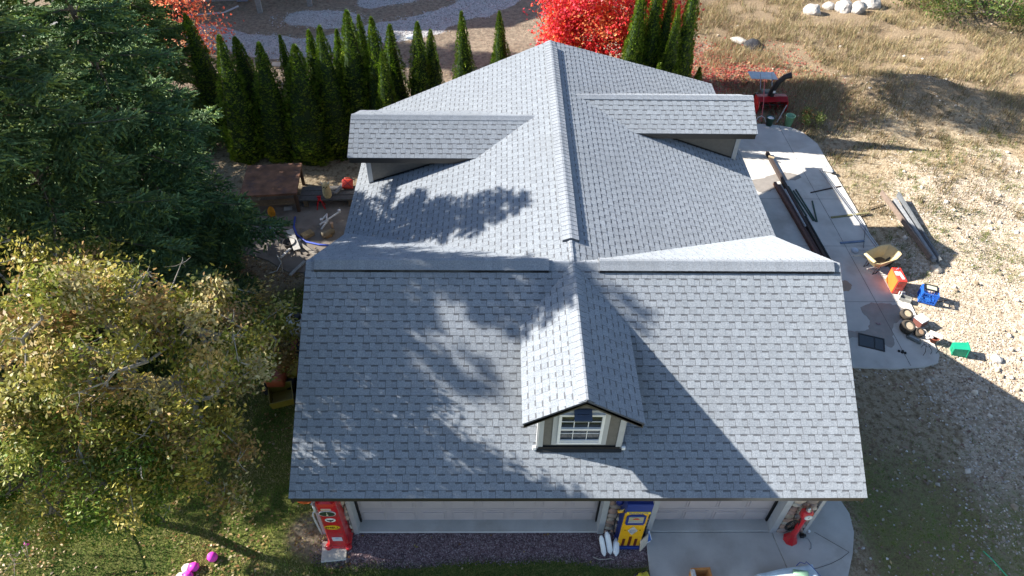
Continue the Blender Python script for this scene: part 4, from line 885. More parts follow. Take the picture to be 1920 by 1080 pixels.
m = MB(); m.box((0, 0, .05), (.09, .09, .1), col=BLK, bev=.02); m.box((.02, -.03, .12), (.06, .05, .05), col=BLK, bev=.01); o = m.build('spotlight', MCOL, None); o.location = (5.62, .36, .055); tag(o, 'small black spotlight on the concrete right of the red air meter', 'spotlight')
m = MB(); m.tube([(5.66, .34, .065), (5.74, .30, .065), (5.77, .2, .065), (5.74, .1, .065), (5.70, .08, .065)], .006, 6, col=(.2, .22, .23)); tag(m.build('cable', MCOL), 'thin grey cable curling on the concrete beside the spotlight', 'cable')
MBx = MB(); MBx.box((0, 0, .03), (.05, .05, .06), col=WHT, bev=.01); o = MBx.build('pipe_stub', MCOL); o.location = (5.80, .46, .055); tag(o, 'small white pipe stub at the foot of the right stone pier', 'pipe')
# boat fenders ----------------------------------------------------
def fender(x, y, z, rx, ry, L, r, lab):
    t = thing('boat_fender', lab, 'fender', (x, y, z), 0, 'white boat fenders'); t.rotation_euler = (rx, ry, 0)
    pr = [(0, 0), (.02, .005), (.03, .03), (r*.75, .05), (r, .09), (r, L-.09), (r*.75, L-.05), (.03, L-.03), (.022, L), (0, L)]
    MB().lathe(pr, n=18, col=(.80, .82, .84)).build('body', MCOL, t, True); MB().lathe([(.012, -.004), (.012, .006), (0, .006)], T(0, 0, L-.0), n=8, col=BLK).build('eyelet', MCOL, t)
fender(1.43, -.04, .04, -.50, -.22, .50, .052, 'leftmost of the three white boat fenders left of the yellow pump')
fender(1.56, .0, .04, -.52, -.22, .54, .06, 'middle and tallest white boat fender left of the yellow pump')
fender(1.66, -.06, .07, -1.0, .1, .36, .065, 'short white boat fender lying at the foot of the other two')
m = MB(); m.tube([(1.2, -.06, .03), (1.28, -.1, .03), (1.4, -.11, .03), (1.55, -.09, .03), (1.62, -.12, .03)], .007, 5, col=(.6, .55, .45)); tag(m.build('rope', MCOLR), 'thin tan rope lying in front of the white boat fenders', 'rope')
# leaning board, triangular sign -----------------------------------
m = MB(); m.box((0, 0, .17), (.25, .02, .34), col=(.62, .52, .40)); o = m.build('board', MCOLR); o.location = (2.26, .14, .03); o.rotation_euler = (-.18, .1, .75); tag(o, 'cream board leaning against the right side of the yellow pump', 'board')
t = thing('triangle_sign', 'blue triangular sign with white border leaning behind the cream board', 'sign', (2.37, .24, .06)); t.rotation_euler = (-.6, .5, .55)
MB().prism([(-.13, 0, 0), (.13, 0, 0), (0, 0, .26)], (0, .012, 0), (.04, .16, .5)).build('panel', MCOL, t)
m = MB()
q = [(-.12, 0, .008), (.12, 0, .008), (0, 0, .245)]
for a, b in zip(q, q[1:]+q[:1]): m.tube([(a[0], -.004, a[2]), (b[0], -.004, b[2])], .011, 6, col=(.85, .87, .9))
m.build('border', MCOL, t)
# things cut by the lower edge -------------------------------------
t = thing('plastic_bin', 'weathered orange and white plastic bin at the bottom edge of the driveway', 'bin', (3.28, -.58, .045), .05)
def openbox(w, d, h, th, col, mb=None, fl=1.0, bcol=None):
    mb = mb or MB(); x, y = w/2, d/2; X, Y = x*fl, y*fl
    o = [(-x, -y, 0), (x, -y, 0), (x, y, 0), (-x, y, 0)]; O = [(-X, -Y, h), (X, -Y, h), (X, Y, h), (-X, Y, h)]
    i = [(-x+th, -y+th, th), (x-th, -y+th, th), (x-th, y-th, th), (-x+th, y-th, th)]; I = [(-X+th, -Y+th, h), (X-th, -Y+th, h), (X-th, Y-th, h), (-X+th, Y-th, h)]
    F = [(3, 2, 1, 0)]+[(k, (k+1) % 4, 4+(k+1) % 4, 4+k) for k in range(4)]+[(4+k, 4+(k+1) % 4, 12+(k+1) % 4, 12+k) for k in range(4)]+[(8+(k+1) % 4, 8+k, 12+k, 12+(k+1) % 4) for k in range(4)]+[(8, 9, 10, 11)]
    mb.add(o+O+i+I, F, col); return mb
openbox(.36, .30, .30, .03, (.62, .27, .08), fl=1.08).build('tub', MCOLR, t); MB().box((-.17, 0, .30), (.09, .27, .06), col=(.72, .68, .62), bev=.02).build('lid_half', MCOLR, t, True)
t = thing('toy_tractor', 'yellow plastic toy tractor in the grass at the bottom edge', 'toy', (2.14, -.50, 0), .4)
MB().box((0, 0, .12), (.26, .12, .10), col=(.62, .55, .05), bev=.025).build('body', MCOL, t, True); MB().box((-.06, 0, .21), (.08, .11, .09), col=(.6, .52, .05), bev=.02).build('cab', MCOL, t, True)
for (x, y, r) in ((-.09, .08, .075), (-.09, -.08, .075), (.09, .08, .05), (.09, -.08, .05)): MB().lathe([(0, -.02), (r*.5, -.022), (r, -.018), (r, .018), (r*.5, .022), (0, .02)], T(x, y, r, 0, math.pi/2), n=16, col=BLK).build('wheel', MCOL, t)
MB().lathe([(.035, -.026), (.03, -.03), (0, -.03)], T(-.09, -.08, .075, 0, -math.pi/2), n=12, col=CRM).build('hub', MCOL, t)
t = thing('tarp_cover', 'pale blue plastic tarp over a low cart at the bottom edge', 'tarp', (5.0, -.72, .05), .16)
g = np.random.RandomState(3); Vx = []; Fx = []; n1, n2 = 26, 14
for j in range(n2):
    for i in range(n1):
        u, v = i/(n1-1), j/(n2-1); Vx.append((-.62+1.24*u, -.4+.72*v, .35+.03*math.sin(u*9+v*4)+.02*math.sin(v*13)-(.30 if (j == n2-1 or i == 0 or i == n1-1 or j == 0) else 0)))
Fx = [(j*n1+i, j*n1+i+1, (j+1)*n1+i+1, (j+1)*n1+i) for j in range(n2-1) for i in range(n1-1)]
MB().add(Vx, Fx, (.55, .66, .72)).build('sheet', MCOL, t, True); MB().box((.22, .1, .40), (.3, .14, .05), rz=-.3, col=(.25, .42, .28), bev=.02).build('green_bundle', MCOL, t, True)
m = MB(); m.tube([(.2, .26, .40), (.3, .31, .42), (.38, .26, .42), (.42, .3, .42), (.5, .2, .40), (.6, 0, .36)], .008, 6, col=(.03, .06, .25)); m.build('strap', MCOL, t, True)
for x in (-.5, .5): MB().box((x, 0, .14), (.05, .5, .28), col=GRY).build('leg', MCOL, t)
PNK = (.80, .06, .55)
m = MB(); m.lathe([(0, 0), (.05, .008), (.088, .05), (.1, .1), (.09, .16), (.055, .205), (0, .22)], n=20, col=PNK); o = m.build('balloon', MCOL, None, True); o.location = (-6.52, -.06, .0); o.rotation_euler = (.1, -.25, 0); tag(o, 'single round pink balloon on the lawn, right of the pink pair', 'balloon')
def pinkfloat(x, y, rz, lab):
    t = thing('water_toy', lab, 'toy', (x, y, .09), rz, 'pink and white toys on the lawn'); t.rotation_euler = (0, 1.4, rz)
    MB().lathe([(0, -.17), (.05, -.165), (.085, -.12), (.09, -.05), (.08, 0)], n=16, col=(.8, .7, .76)).build('white_end', MCOL, t, True)
    MB().lathe([(.08, 0), (.092, .04), (.09, .10), (.055, .15), (0, .16)], n=16, col=PNK).build('pink_end', MCOL, t, True)
pinkfloat(-6.92, -.28, .1, 'upper one of the pink and white toys lying at the bottom of the lawn'); pinkfloat(-6.98, -.46, .05, 'lower one of the pink and white toys lying at the bottom of the lawn')
for x, y, l in ((-10.45, .25, 'pink plastic scrap at the far left edge of the lawn'),): 
    m = MB(); m.lathe([(0, 0), (.05, .01), (.06, .05), (0, .09)], n=10, col=PNK); o = m.build('plastic_scrap', MCOL, None, True); o.location = (x, y, 0); tag(o, l, 'litter')
m = MB(); m.tube([(9.35, .05, .02), (9.42, -.12, .05), (9.5, -.3, .04), (9.66, -.7, .03)], .012, 6, col=(.05, .45, .22)); tag(m.build('garden_hose', MCOL, None, True), 'thin bright green hose end in the grass at the lower right', 'hose')

# ---- right patio ------------------------------------------------
def beam(name, A, B, w, h, col, lab, cat, group=None, m=MCOLR, hollow=False, extra=None):
    A, B = Vector(A), Vector(B); d = B-A; L = d.length; o = MB()
    if hollow:                                                  # channel section, open to the side
        for (c, s) in (((0, 0, -h/2+.006), (L, w, .012)), ((0, 0, h/2-.006), (L, w, .012)), ((0, -w/2+.006, 0), (L, .012, h-.03))): o.box(c, s, col=col)
    else: o.box((0, 0, 0), (L, w, h), col=col, bev=min(w, h)*.12)
    ob = o.build(name, m); q = d.to_track_quat('X', 'Z'); ob.rotation_euler = q.to_euler(); ob.location = (A+B)/2; return tag(ob, lab, cat, group)
RST, DBR = (.13, .065, .05), (.05, .035, .03)
GB = 'steel lengths lying along the patio'
beam('steel_beam', (8.66, 14.5, .12), (8.92, 8.9, .12), .09, .12, DBR, 'longest dark brown steel beam, farthest tip reaching the lit patch', 'steel beam', GB, hollow=True)
beam('steel_beam', (8.44, 12.7, .12), (8.72, 8.9, .12), .10, .12, RST, 'rusty maroon steel beam lying nearest the garage', 'steel beam', GB)
beam('steel_beam', (8.56, 12.6, .10), (8.83, 8.9, .10), .07, .09, (.09, .05, .045), 'middle rusty steel beam of the bundle on the patio', 'steel beam', GB, hollow=True)
beam('steel_tube', (8.66, 12.3, .16), (8.76, 10.4, .16), .05, .05, (.35, .36, .38), 'pale grey tube lying on top of the steel bundle', 'tube')
beam('steel_beam', (8.97, 11.0, .08), (9.08, 8.8, .08), .05, .06, (.03, .035, .035), 'black steel bar along the outer side of the bundle', 'steel beam', GB)
beam('timber_block', (8.60, 14.15, .2), (8.78, 14.05, .2), .05, .05, (.5, .4, .25), 'short pale timber block near the far tip of the longest beam', 'timber')
GP = 'green fence posts on the patio'
def tpost(A, B, lab):
    o = beam('fence_post', A, B, .035, .035, (.03, .07, .055), lab, 'fence post', GP, hollow=True)
tpost((8.86, 12.55, .1), (9.0, 11.0, .09), 'green fence post nearest the steel bundle'); tpost((8.98, 12.35, .07), (9.16, 10.78, .07), 'second green fence post from the steel bundle')
tpost((9.08, 12.42, .07), (9.22, 10.75, .07), 'longest green fence post in the fan beside the bundle'); tpost((9.44, 11.80, .07), (9.26, 10.74, .07), 'short green fence post slanting the other way')
beam('metal_pole', (10.25, 13.55, .08), (10.74, 9.15, .08), .03, .03, (.5, .51, .52), 'inner long thin metal pole along the patio edge', 'pole', 'long metal poles', MMET)
beam('metal_pole', (10.33, 13.52, .08), (10.80, 9.25, .08), .025, .025, (.5, .51, .52), 'outer long thin metal pole along the patio edge', 'pole', 'long metal poles', MMET)
beam('angle_iron', (9.53, 12.25, .07), (10.66, 12.62, .07), .04, .03, (.06, .04, .035), 'thin dark angle iron crossing under the long poles', 'angle iron')
beam('timber_strip', (9.78, 10.95, .07), (11.1, 11.2, .07), .07, .04, (.22, .2, .1), 'mossy wooden strip lying across the patio edge', 'timber')
beam('blue_bar', (9.65, 9.72, .07), (10.42, 9.82, .07), .07, .04, (.16, .22, .32), 'flat blue grey metal bar on the patio', 'bar')
beam('thin_rod', (10.68, 10.45, .1), (10.28, 9.5, .07), .014, .014, (.1, .1, .11), 'thin dark rod leaning from the long poles to the slab', 'rod')
beam('timber_strip', (11.15, 11.45, .06), (11.75, 11.7, .06), .06, .03, (.25, .19, .12), 'weathered timber offcut between the patio and the steel rails', 'timber')
t = thing('lamp_pole', 'metal rod with a round grey head lying beyond the wheelbarrow', 'lamp', (9.96, 9.36, .06)); MB().lathe([(0, 0), (.1, .005), (.11, .04), (.08, .08), (0, .1)], n=16, col=(.42, .48, .55)).build('head', MCOL, t, True); MB().tube([(.08, 0, .05), (.8, .02, .03)], .014, 6, col=(.3, .32, .34)).build('rod', MCOL, t)
t = thing('power_tool', 'small white and grey power tool at the far patio edge', 'tool', (10.5, 13.45, .05), -.5)
MB().box((0, 0, .06), (.34, .14, .1), col=(.6, .6, .6), bev=.03).build('body', MCOL, t, True); MB().box((-.15, .08, .12), (.12, .1, .12), col=(.75, .75, .75), bev=.03).build('handle', MCOL, t, True); MB().box((.2, -.03, .04), (.12, .1, .06), col=BLK).build('foot', MCOL, t)
# wheelbarrow
t = thing('wheelbarrow', 'tan plastic wheelbarrow standing on the patio beside the red box', 'wheelbarrow', (10.30, 8.62, .05), .38)
o_, i_ = [], []
rim = [(-.42, -.20, .50), (-.30, -.30, .52), (.25, -.33, .56), (.50, -.24, .60), (.54, 0, .62), (.50, .24, .60), (.25, .33, .56), (-.30, .30, .52), (-.42, .20, .50), (-.46, 0, .49)]
bot = [(x*.55+.02, y*.55, .22) for x, y, z in rim]; ri = [(x*.93, y*.92, z-.004) for x, y, z in rim]; bi = [(x*.52+.02, y*.52, .25) for x, y, z in rim]; n = len(rim)
m = MB(); m.add(bot+rim+ri+bi, [(k, (k+1) % n, n+(k+1) % n, n+k) for k in range(n)]+[(n+k, n+(k+1) % n, 2*n+(k+1) % n, 2*n+k) for k in range(n)]+[(2*n+k, 2*n+(k+1) % n, 3*n+(k+1) % n, 3*n+k) for k in range(n)]+[tuple(range(n-1, -1, -1)), tuple(range(3*n, 4*n))], (.48, .38, .21)); m.build('tub', MCOL, t)
MB().add([(x*.9, y*.9, .262) for x, y, z in bi], [tuple(range(n))], (.10, .07, .04)).build('debris_fill', MCOLR, t)
MB().box((-.40, .02, .53), (.10, .42, .05), tilt=('Y', -.2), col=(.62, .5, .27), bev=.02).build('tool_tray', MCOL, t, True)
for y in (-.18, .18): MB().tube([(.42, y*.5, .2), (-.1, y, .2), (-.5, y*1.5, .45), (-.78, y*1.6, .5)], .018, 6, col=(.3, .3, .27)).build('handle', MCOL, t); MB().tube([(-.2, y, .22), (-.25, y, 0), (-.12, y, 0), (-.05, y, .22)], .014, 6, col=BLK).build('leg', MCOL, t)
MB().lathe([(.05, -.04), (.15, -.045), (.19, -.02), (.19, .02), (.15, .045), (.05, .04)], T(.42, -.06, .19, 0, math.pi/2), n=22, col=BLK).build('wheel', MCOL, t, True)
# red box
t = thing('metal_cabinet', 'bright red and orange metal box beside the wheelbarrow wheel', 'box', (10.53, 7.84, .05), -.06)
MB().box((0, 0, .25), (.26, .57, .5), col=(.75, .05, .03), bev=.015).build('case', MRED, t)
MB().box((-.132, 0, .25), (.008, .52, .45), col=(.80, .16, .03)).build('side_panel', MCOL, t); MB().box((.03, -.05, .503), (.07, .30, .006), rz=.1, col=WHT).build('label', MCOL, t); MB().box((-.07, .03, .503), (.09, .16, .005), col=(.75, .7, .68)).build('label', MCOL, t); MB().tube([(-.03, .18, .5), (-.03, .18, .54), (.03, .22, .54), (.03, .22, .5)], .01, 6, col=(.3, .3, .4)).build('handle', MCOL, t)
# blue crate
t = thing('milk_crate', 'blue lattice crate with dark frame on the gravel edge', 'crate', (11.28, 7.36, .04), -.38)
m = MB(); w, d, h = .40, .36, .36; cb = (.02, .12, .50)
for (x, y) in ((-1, -1), (1, -1), (1, 1), (-1, 1)): m.box((x*w/2, y*d/2, h/2), (.035, .035, h), col=cb)
for z in (.02, h*.33, h*.66, h-.02):
    for s in (-1, 1): m.box((0, s*d/2, z), (w, .018, .05 if z > .3 or z < .1 else .02), col=cb); m.box((s*w/2, 0, z), (.018, d, .05 if z > .3 or z < .1 else .02), col=cb)
for k in range(1, 6):
    for s in (-1, 1): m.box((-w/2+w*k/6, s*d/2, h/2), (.012, .014, h), col=cb); m.box((s*w/2, -d/2+d*k/6, h/2), (.014, .012, h), col=cb)
m.box((0, 0, .012), (w, d, .02), col=(.03, .16, .5)); m.build('lattice', MCOL, t)
m = MB()
for (a, b) in (((0, .17), (.34, .03)), ((0, -.03), (.34, .03)), ((-.16, .07), (.03, .2)), ((.16, .07), (.03, .2))): m.box((a[0], a[1], .39), (b[0], b[1], .03), col=BLK)
m.build('picture_frame', MCOL, t); MB().box((0, .07, .385), (.28, .17, .006), col=(.36, .38, .3)).build('frame_insert', MCOLR, t)
beam('rusty_bar', (11.5, 7.25, .03), (11.95, 7.35, .03), .02, .02, (.12, .06, .04), 'small rusty bar on the gravel right of the blue crate', 'bar')
t = thing('grey_box', 'grey metal tray with pale brackets between the red box and the wheels', 'tray', (10.66, 7.32, .05), -.5)
openbox(.30, .18, .10, .012, (.26, .26, .24)).build('tray', MCOL, t)
for k in range(2): MB().tube([(-.2+.06*k, -.05, .03), (-.2+.06*k, .1, .16), (-.12+.06*k, .16, .14)], .012, 6, col=(.6, .6, .56)).build('bracket', MCOL, t)
# wheels
def wheel(x, y, z, r, w, tilt, rz, lab, hub=(.42, .34, .23)):
    t = thing('loose_wheel', lab, 'wheel', (x, y, z), rz, 'loose wheels on the patio'); t.rotation_euler = (tilt, 0, rz)
    MB().lathe([(r*.62, -w/2), (r*.9, -w/2), (r, -w*.32), (r, w*.32), (r*.9, w/2), (r*.62, w/2), (r*.58, w*.3)], n=26, col=(.055, .045, .035), caps=False).build('tyre', MCOLR, t, True)
    m = MB(); m.lathe([(r*.62, w*.42), (r*.6, w*.2), (r*.3, w*.15), (r*.25, w*.35), (0, w*.36)], n=20, col=hub)
    m.lathe([(r*.6, -w*.4), (0, -w*.3)], n=16, col=DBR); m.build('rim', MCOLR, t)
    for k in range(5): a = k*1.257; MB().lathe([(r*.07, 0), (r*.07, .01), (0, .012)], T(r*.42*math.cos(a), r*.42*math.sin(a), w*.17), n=8, col=(.2, .1, .07)).build('bolt', MCOL, t)
wheel(10.37, 6.63, .19, .165, .14, .25, .1, 'loose wheel farthest from the camera, left of the grey tin'); wheel(10.20, 6.16, .2, .185, .2, .3, .2, 'largest loose wheel with wide dark tyre, second from the back', (.40, .33, .24)); wheel(10.47, 6.0, .16, .13, .13, .3, .4, 'smallest loose wheel with a dark centre beside the largest one', (.3, .2, .13))
t = thing('tin_box', 'square grey tin with pale lid beside the loose wheels', 'box', (10.68, 6.42, .05), .5); MB().box((0, 0, .10), (.30, .26, .2), col=(.15, .06, .05)).build('case', MCOL, t); MB().box((0, 0, .21), (.32, .28, .025), col=(.5, .5, .5), bev=.008).build('lid', MCOL, t)
t = thing('tool_case', 'flat dark grey tool case in front of the largest loose wheel', 'case', (10.28, 5.83, .05), -.75); MB().box((0, 0, .04), (.38, .15, .08), col=(.10, .11, .11), bev=.03).build('case', MCOL, t, True); MB().box((0, 0, .085), (.26, .07, .012), col=(.25, .26, .26), bev=.004).build('cover', MCOL, t)
t = thing('flower_pot', 'rust red pot with white cloth and a pale slab across it', 'pot', (10.78, 5.78, .05)); MB().lathe([(.07, 0), (.10, .14), (.115, .15), (.115, .17), (.095, .17), (.08, .03), (0, .03)], n=18, col=(.25, .07, .04)).build('pot', MCOLR, t, True)
MB().box((.04, .06, .2), (.34, .14, .04), rz=-.6, tilt=('X', .3), col=(.6, .54, .48), bev=.01).build('slab', MCOLR, t); m = MB(); g_ = random.Random(4)
for k in range(7): m.lathe([(0, -.04), (.045, -.02), (.05, .02), (0, .045)], T(-.14+g_.uniform(-.07, .05), .05+g_.uniform(-.06, .06), .16+g_.uniform(-.03, .04), g_.uniform(0, 3)), n=7, col=(.62, .58, .54))
m.build('cloth', MCOLR, t)
def wstand(x, y, rz, lab):
    t = thing('wire_stand', lab, 'stand', (x, y, .05), rz, 'black wire stands')
    for a, b in (((-.12, -.1), (-.03, .05)), ((.1, -.1), (.03, .05)), ((0, .16), (0, .08))): MB().tube([(a[0], a[1], 0), (a[0]*.9, a[1]*.9, .12), (b[0], b[1], .22)], .007, 5, col=BLK).build('leg', MCOL, t)
    MB().tube([(.08*math.cos(k*.5), .06+.08*math.sin(k*.5), .22) for k in range(14)], .006, 5, col=BLK).build('ring', MCOL, t)
wstand(10.42, 5.42, .2, 'black wire plant stand standing left of the pot'); wstand(10.85, 5.40, -.5, 'black wire plant stand standing nearest the green bin')
t = thing('window_screen', 'dark framed window screen lying flat on the wet patio', 'window screen', (9.12, 5.74, .062), -.33)
m = MB(); w, d = .66, .44
for c, s in (((0, d/2, 0), (w, .03, .02)), ((0, -d/2, 0), (w, .03, .02)), ((-w/2+.015, 0, 0), (.03, d-.03, .02)), ((w/2-.015, 0, 0), (.03, d-.03, .02)), ((.08, 0, 0), (.03, d-.03, .018))): m.box(c, s, col=(.012, .014, .014))
m.build('frame', MCOL, t); MB().box((0, 0, -.004), (w-.04, d-.02, .006), col=(.035, .045, .045)).build('mesh', MGLASS, t)
m = MB()
for k, (a, b) in enumerate(((-.07, .03), (0, -.01), (.07, -.03), (.03, .03))): m.lathe([(0, 0), (.035, .005), (.03, .035), (0, .045)], T(a, b, 0), n=8, col=BLK)
o = m.build('work_glove', MCOLR); o.location = (9.80, 5.40, .05); tag(o, 'crumpled black work glove on the patio slab', 'glove')
m = MB()
for k, (a, b) in enumerate(((0, 0), (.05, .02), (-.03, .04))): m.lathe([(0, 0), (.03, .004), (.025, .02), (0, .03)], T(a, b, 0), n=7, col=(.3, .22, .24))
o = m.build('rag', MCOLR); o.location = (9.55, 6.38, .053); tag(o, 'tiny pinkish rag lying on the damp patch', 'rag')
t = thing('green_bin', 'emerald green plastic bin tipped over on the gravel', 'bin', (11.12, 5.46, .13), -.30); t.rotation_euler = (0, 1.45, -.22)
openbox(.26, .24, .36, .02, (.01, .28, .16), fl=1.1).build('tub', MCOL, t); m = MB()
for c, s in (((0, -.135, .35), (.31, .03, .03)), ((0, .135, .35), (.31, .03, .03)), ((-.15, 0, .35), (.03, .27, .03)), ((.15, 0, .35), (.03, .27, .03))): m.box(c, s, col=(.01, .25, .15))
m.build('rim', MCOL, t)
def boulder(name, x, y, s, col, seed, lab, grp=None, sz=(1, 1, .6), zz=0):
    g = random.Random(seed); bm = bmesh.new(); bmesh.ops.create_icosphere(bm, subdivisions=3, radius=s)
    for v in bm.verts:
        n = mnoise.noise(v.co*(2.2/s)*.5+Vector((seed*3.1, 0, 0))); f = 1+.32*n+.08*mnoise.noise(v.co*(6/s)); v.co *= f; v.co = Vector((v.co.x*sz[0], v.co.y*sz[1], max(v.co.z, -.55*s)*sz[2]))
    me = bpy.data.meshes.new(name); bm.to_mesh(me); bm.free(); at = me.attributes.new('Col', 'FLOAT_COLOR', 'FACE'); at.data.foreach_set('color', np.tile(np.array([*col, 1], dtype=np.float32), len(me.polygons)))
    me.materials.append(MSTONE); o = bpy.data.objects.new(name, me); C.objects.link(o); o.location = (x, y, float(gz(x, y))+s*sz[2]*.35+zz); o.rotation_euler = (0, 0, g.uniform(0, 6)); return tag(o, lab, 'rock', grp)
boulder('rock', 12.25, 5.22, .14, (.5, .48, .45), 1, 'single white rock on the gravel right of the green bin')
boulder('rock', 12.15, 8.62, .16, (.45, .38, .3), 2, 'tan rock at the near end of the steel rails')
for k, (x, y, s, l) in enumerate(((13.9, 26.2, .36, 'flat pale boulder at the left end of the far boulder group'), (15.0, 26.9, .26, 'narrow upright boulder second from the left in the far group'), (15.55, 26.6, .42, 'largest pale boulder in the middle of the far group'), (16.1, 26.3, .38, 'front pale boulder of the far group'), (17.0, 27.0, .42, 'rightmost pale boulder of the far group'))):
    boulder('boulder', x, y, s, (.42, .39, .36), 11+k, l, 'pale boulders on the far slope', (1.15, .9, .85))
boulder('debris_pile', 10.35, 23.1, .42, (.03, .03, .035), 21, 'black debris heap on the pale rubble beyond the snow blower', None, (1.2, .8, .5)); boulder('rock', 9.9, 23.6, .3, (.45, .42, .38), 22, 'pale rock just behind the black debris heap', None, (1.3, .9, .45))
# steel rails on the gravel
GRL = 'steel rails on the gravel'
beam('steel_rail', (11.70, 12.0, .30), (12.05, 8.95, .18), .05, .16, (.20, .15, .12), 'left brown edged steel rail on the gravel', 'steel rail', GRL, hollow=True)
beam('steel_rail', (12.05, 11.7, .22), (12.14, 8.85, .16), .12, .12, (.24, .25, .26), 'middle grey steel rail on the gravel', 'steel rail', GRL)
beam('steel_rail', (12.25, 11.95, .26), (12.28, 8.8, .15), .06, .16, (.13, .14, .15), 'right dark steel rail on the gravel', 'steel rail', GRL, hollow=True)
# snow blower and neighbours
t = thing('snow_blower', 'red snow blower with tall black chute behind the right dormer', 'snow blower', (9.55, 17.55, .02), .02)
m = MB(); prof = [(-.30, .04), (-.36, .25), (-.28, .5), (-.05, .6), (.22, .56), (.28, .3), (.2, .05)]
for s in (-.56, .54): m.prism([(s, y, z) for y, z in prof], (.025, 0, 0), RED)
P = [(y, z) for y, z in prof[2:6]]
for (a, b) in zip(P, P[1:]): m.add([(-.55, a[0], a[1]), (.55, a[0], a[1]), (.55, b[0], b[1]), (-.55, b[0], b[1])], [(3, 2, 1, 0), (0, 1, 2, 3)], RED)
m.build('auger_housing', MRED, t)
m = MB(); m.tube([(-.54, -.1, .28), (.54, -.1, .28)], .03, 8, col=BLK)
for k in range(40): a = k*.55; m.box((-.52+k*.0265, -.1+.1*math.cos(a), .28+.1*math.sin(a)), (.03, .1, .02), tilt=('X', a), col=(.30, .02, .02))
m.build('auger', MCOL, t)
m = MB(); m.tube([(-.05, .05, .55), (-.03, .02, .85), (.06, .0, 1.15), (.25, 0, 1.38), (.48, 0, 1.45)], [.13, .11, .10, .10, .12], 8, col=BLK); m.box((-.02, -.11, .82), (.09, .01, .09), col=(.7, .7, .7)); m.build('chute', MCOL, t)
m = MB(); m.box((-.05, .42, .38), (.45, .45, .35), col=BLK, bev=.04); m.build('engine', MCOL, t, True)
for s in (-.25, .2): MB().tube([(s, .6, .45), (s, .95, .85), (s, 1.1, .95)], .016, 6, col=GRY).build('handle', MCOL, t)
for s in (-.38, .34): MB().lathe([(.08, -.05), (.2, -.055), (.22, 0), (.2, .055), (.08, .05)], T(s, .5, .22, 0, 0, math.pi/2), n=18, col=BLK).build('wheel', MCOL, t)
o = MB().box((0, 0, 0), (1.1, .55, .015), col=(.55, .6, .66)).build('metal_sheet', MMET); o.location = (9.75, 19.5, .42); o.rotation_euler = (.05, .05, .05); tag(o, 'pale sheet of metal lying in the weeds behind the snow blower', 'metal sheet')
m = MB(); m.tube([(9.28, 18.0, .95), (9.15, 17.2, .5), (9.03, 16.62, .06)], .016, 6, col=(.55, .12, .12)); tag(m.build('shovel_handle', MCOL), 'red and white pole leaning on the snow blower', 'pole')
m = MB(); m.tube([(9.96, 17.0, .55), (9.62, 16.6, .05)], .018, 6, col=(.4, .4, .38)); tag(m.build('wooden_pole', MCOL), 'grey wooden handle right of the dark bucket', 'pole')
m = MB(); m.tube([(8.76, 16.5, .04), (8.84, 16.6, .25), (8.98, 16.65, .3), (9.1, 16.6, .25), (9.2, 16.45, .04)], .012, 6, col=(.6, .6, .6)); tag(m.build('wire_hoop', MCOL), 'white bent wire hoop left of the dark bucket', 'hoop')
def bucket(x, y, r, h, col, lab, fill=None, lid=None):
    t = thing('bucket', lab, 'bucket', (x, y, .04)); m = MB(); m.lathe([(r*.72, 0), (r*.98, h*.93), (r*1.06, h*.94), (r*1.06, h), (r*.94, h), (r*.70, .03), (0, .03)], n=24, col=col); m.build('pail', MCOL, t, True)
    if lid: MB().lathe([(r*.93, h*.8), (r*.7, h*.93), (r*.3, h*.96), (0, h*.9)], n=14, col=lid).build('contents', MCOLR, t)
    else: MB().box((.03, 0, h*.7), (r*.8, r*.4, .03), col=(.6, .68, .6)).build('contents', MCOLR, t)
    MB().tube([(r*1.07*math.cos(a), r*1.07*math.sin(a)*.35, h-.02+.0*a) for a in [math.pi*k/10 for k in range(11)]], .005, 5, col=GRY).build('bail', MCOL, t)
bucket(9.26, 16.42, .15, .34, (.03, .075, .05), 'dark green bucket filled with something white at the far patio edge', lid=(.72, .72, .7)); bucket(9.98, 16.42, .17, .42, (.20, .42, .24), 'empty pale green bucket at the far patio edge')

# ---- left yard ---------------------------------------------------
t = thing('work_table', 'rusty brown square table under the arborvitae row', 'table', (-7.98, 11.82, 0), .10)
MB().box((0, 0, .77), (1.72, 1.62, .07), col=(.20, .10, .06)).build('table_top', mat('rusty_plate', attr=True, rough=.8, var=.4, scale=4, bump=.3, dirt=(.06, .05, .06), dscale=3), t)
for sx in (-1, 1):
    for sy in (-1, 1): MB().box((sx*.78, sy*.72, .37), (.09, .09, .73), col=(.1, .06, .04)).build('leg', MCOLR, t)
MB().box((0, -.55, .3), (1.4, .25, .04), col=(.3, .22, .14)).build('lower_shelf', MCOLR, t)
t = thing('plank_bench', 'low grey plank bench right of the rusty table', 'bench', (-6.25, 11.75, 0), .04)
for k in range(3): MB().box((0, -.28+.25*k, .33), (1.75, .22, .05), col=(.13, .125, .12)).build('plank', MCOLR, t)
for s in (-.7, .7): MB().box((s, 0, .15), (.12, .7, .29), col=(.2, .15, .1)).build('support', MCOLR, t)
t = thing('owl_decoy', 'cream coloured owl decoy with pointed horns on the plank bench', 'owl decoy', (-6.22, 11.5, .36), .1)
MB().lathe([(.10, 0), (.13, .05), (.14, .18), (.125, .30), (.10, .36), (.12, .42), (.12, .48), (.08, .53), (0, .55)], n=16, col=(.62, .50, .27)).build('body', MCOLR, t, True)
for s in (-1, 1): MB().lathe([(.035, 0), (.02, .06), (0, .14)], T(s*.08, 0, .50, 0, 0, s*.6), n=8, col=(.75, .7, .6)).build('horn', MCOLR, t, True); MB().lathe([(.022, 0), (.018, .01), (0, .012)], T(s*.045, -.115, .46, 0, math.pi/2), n=8, col=BLK).build('eye', MCOL, t)
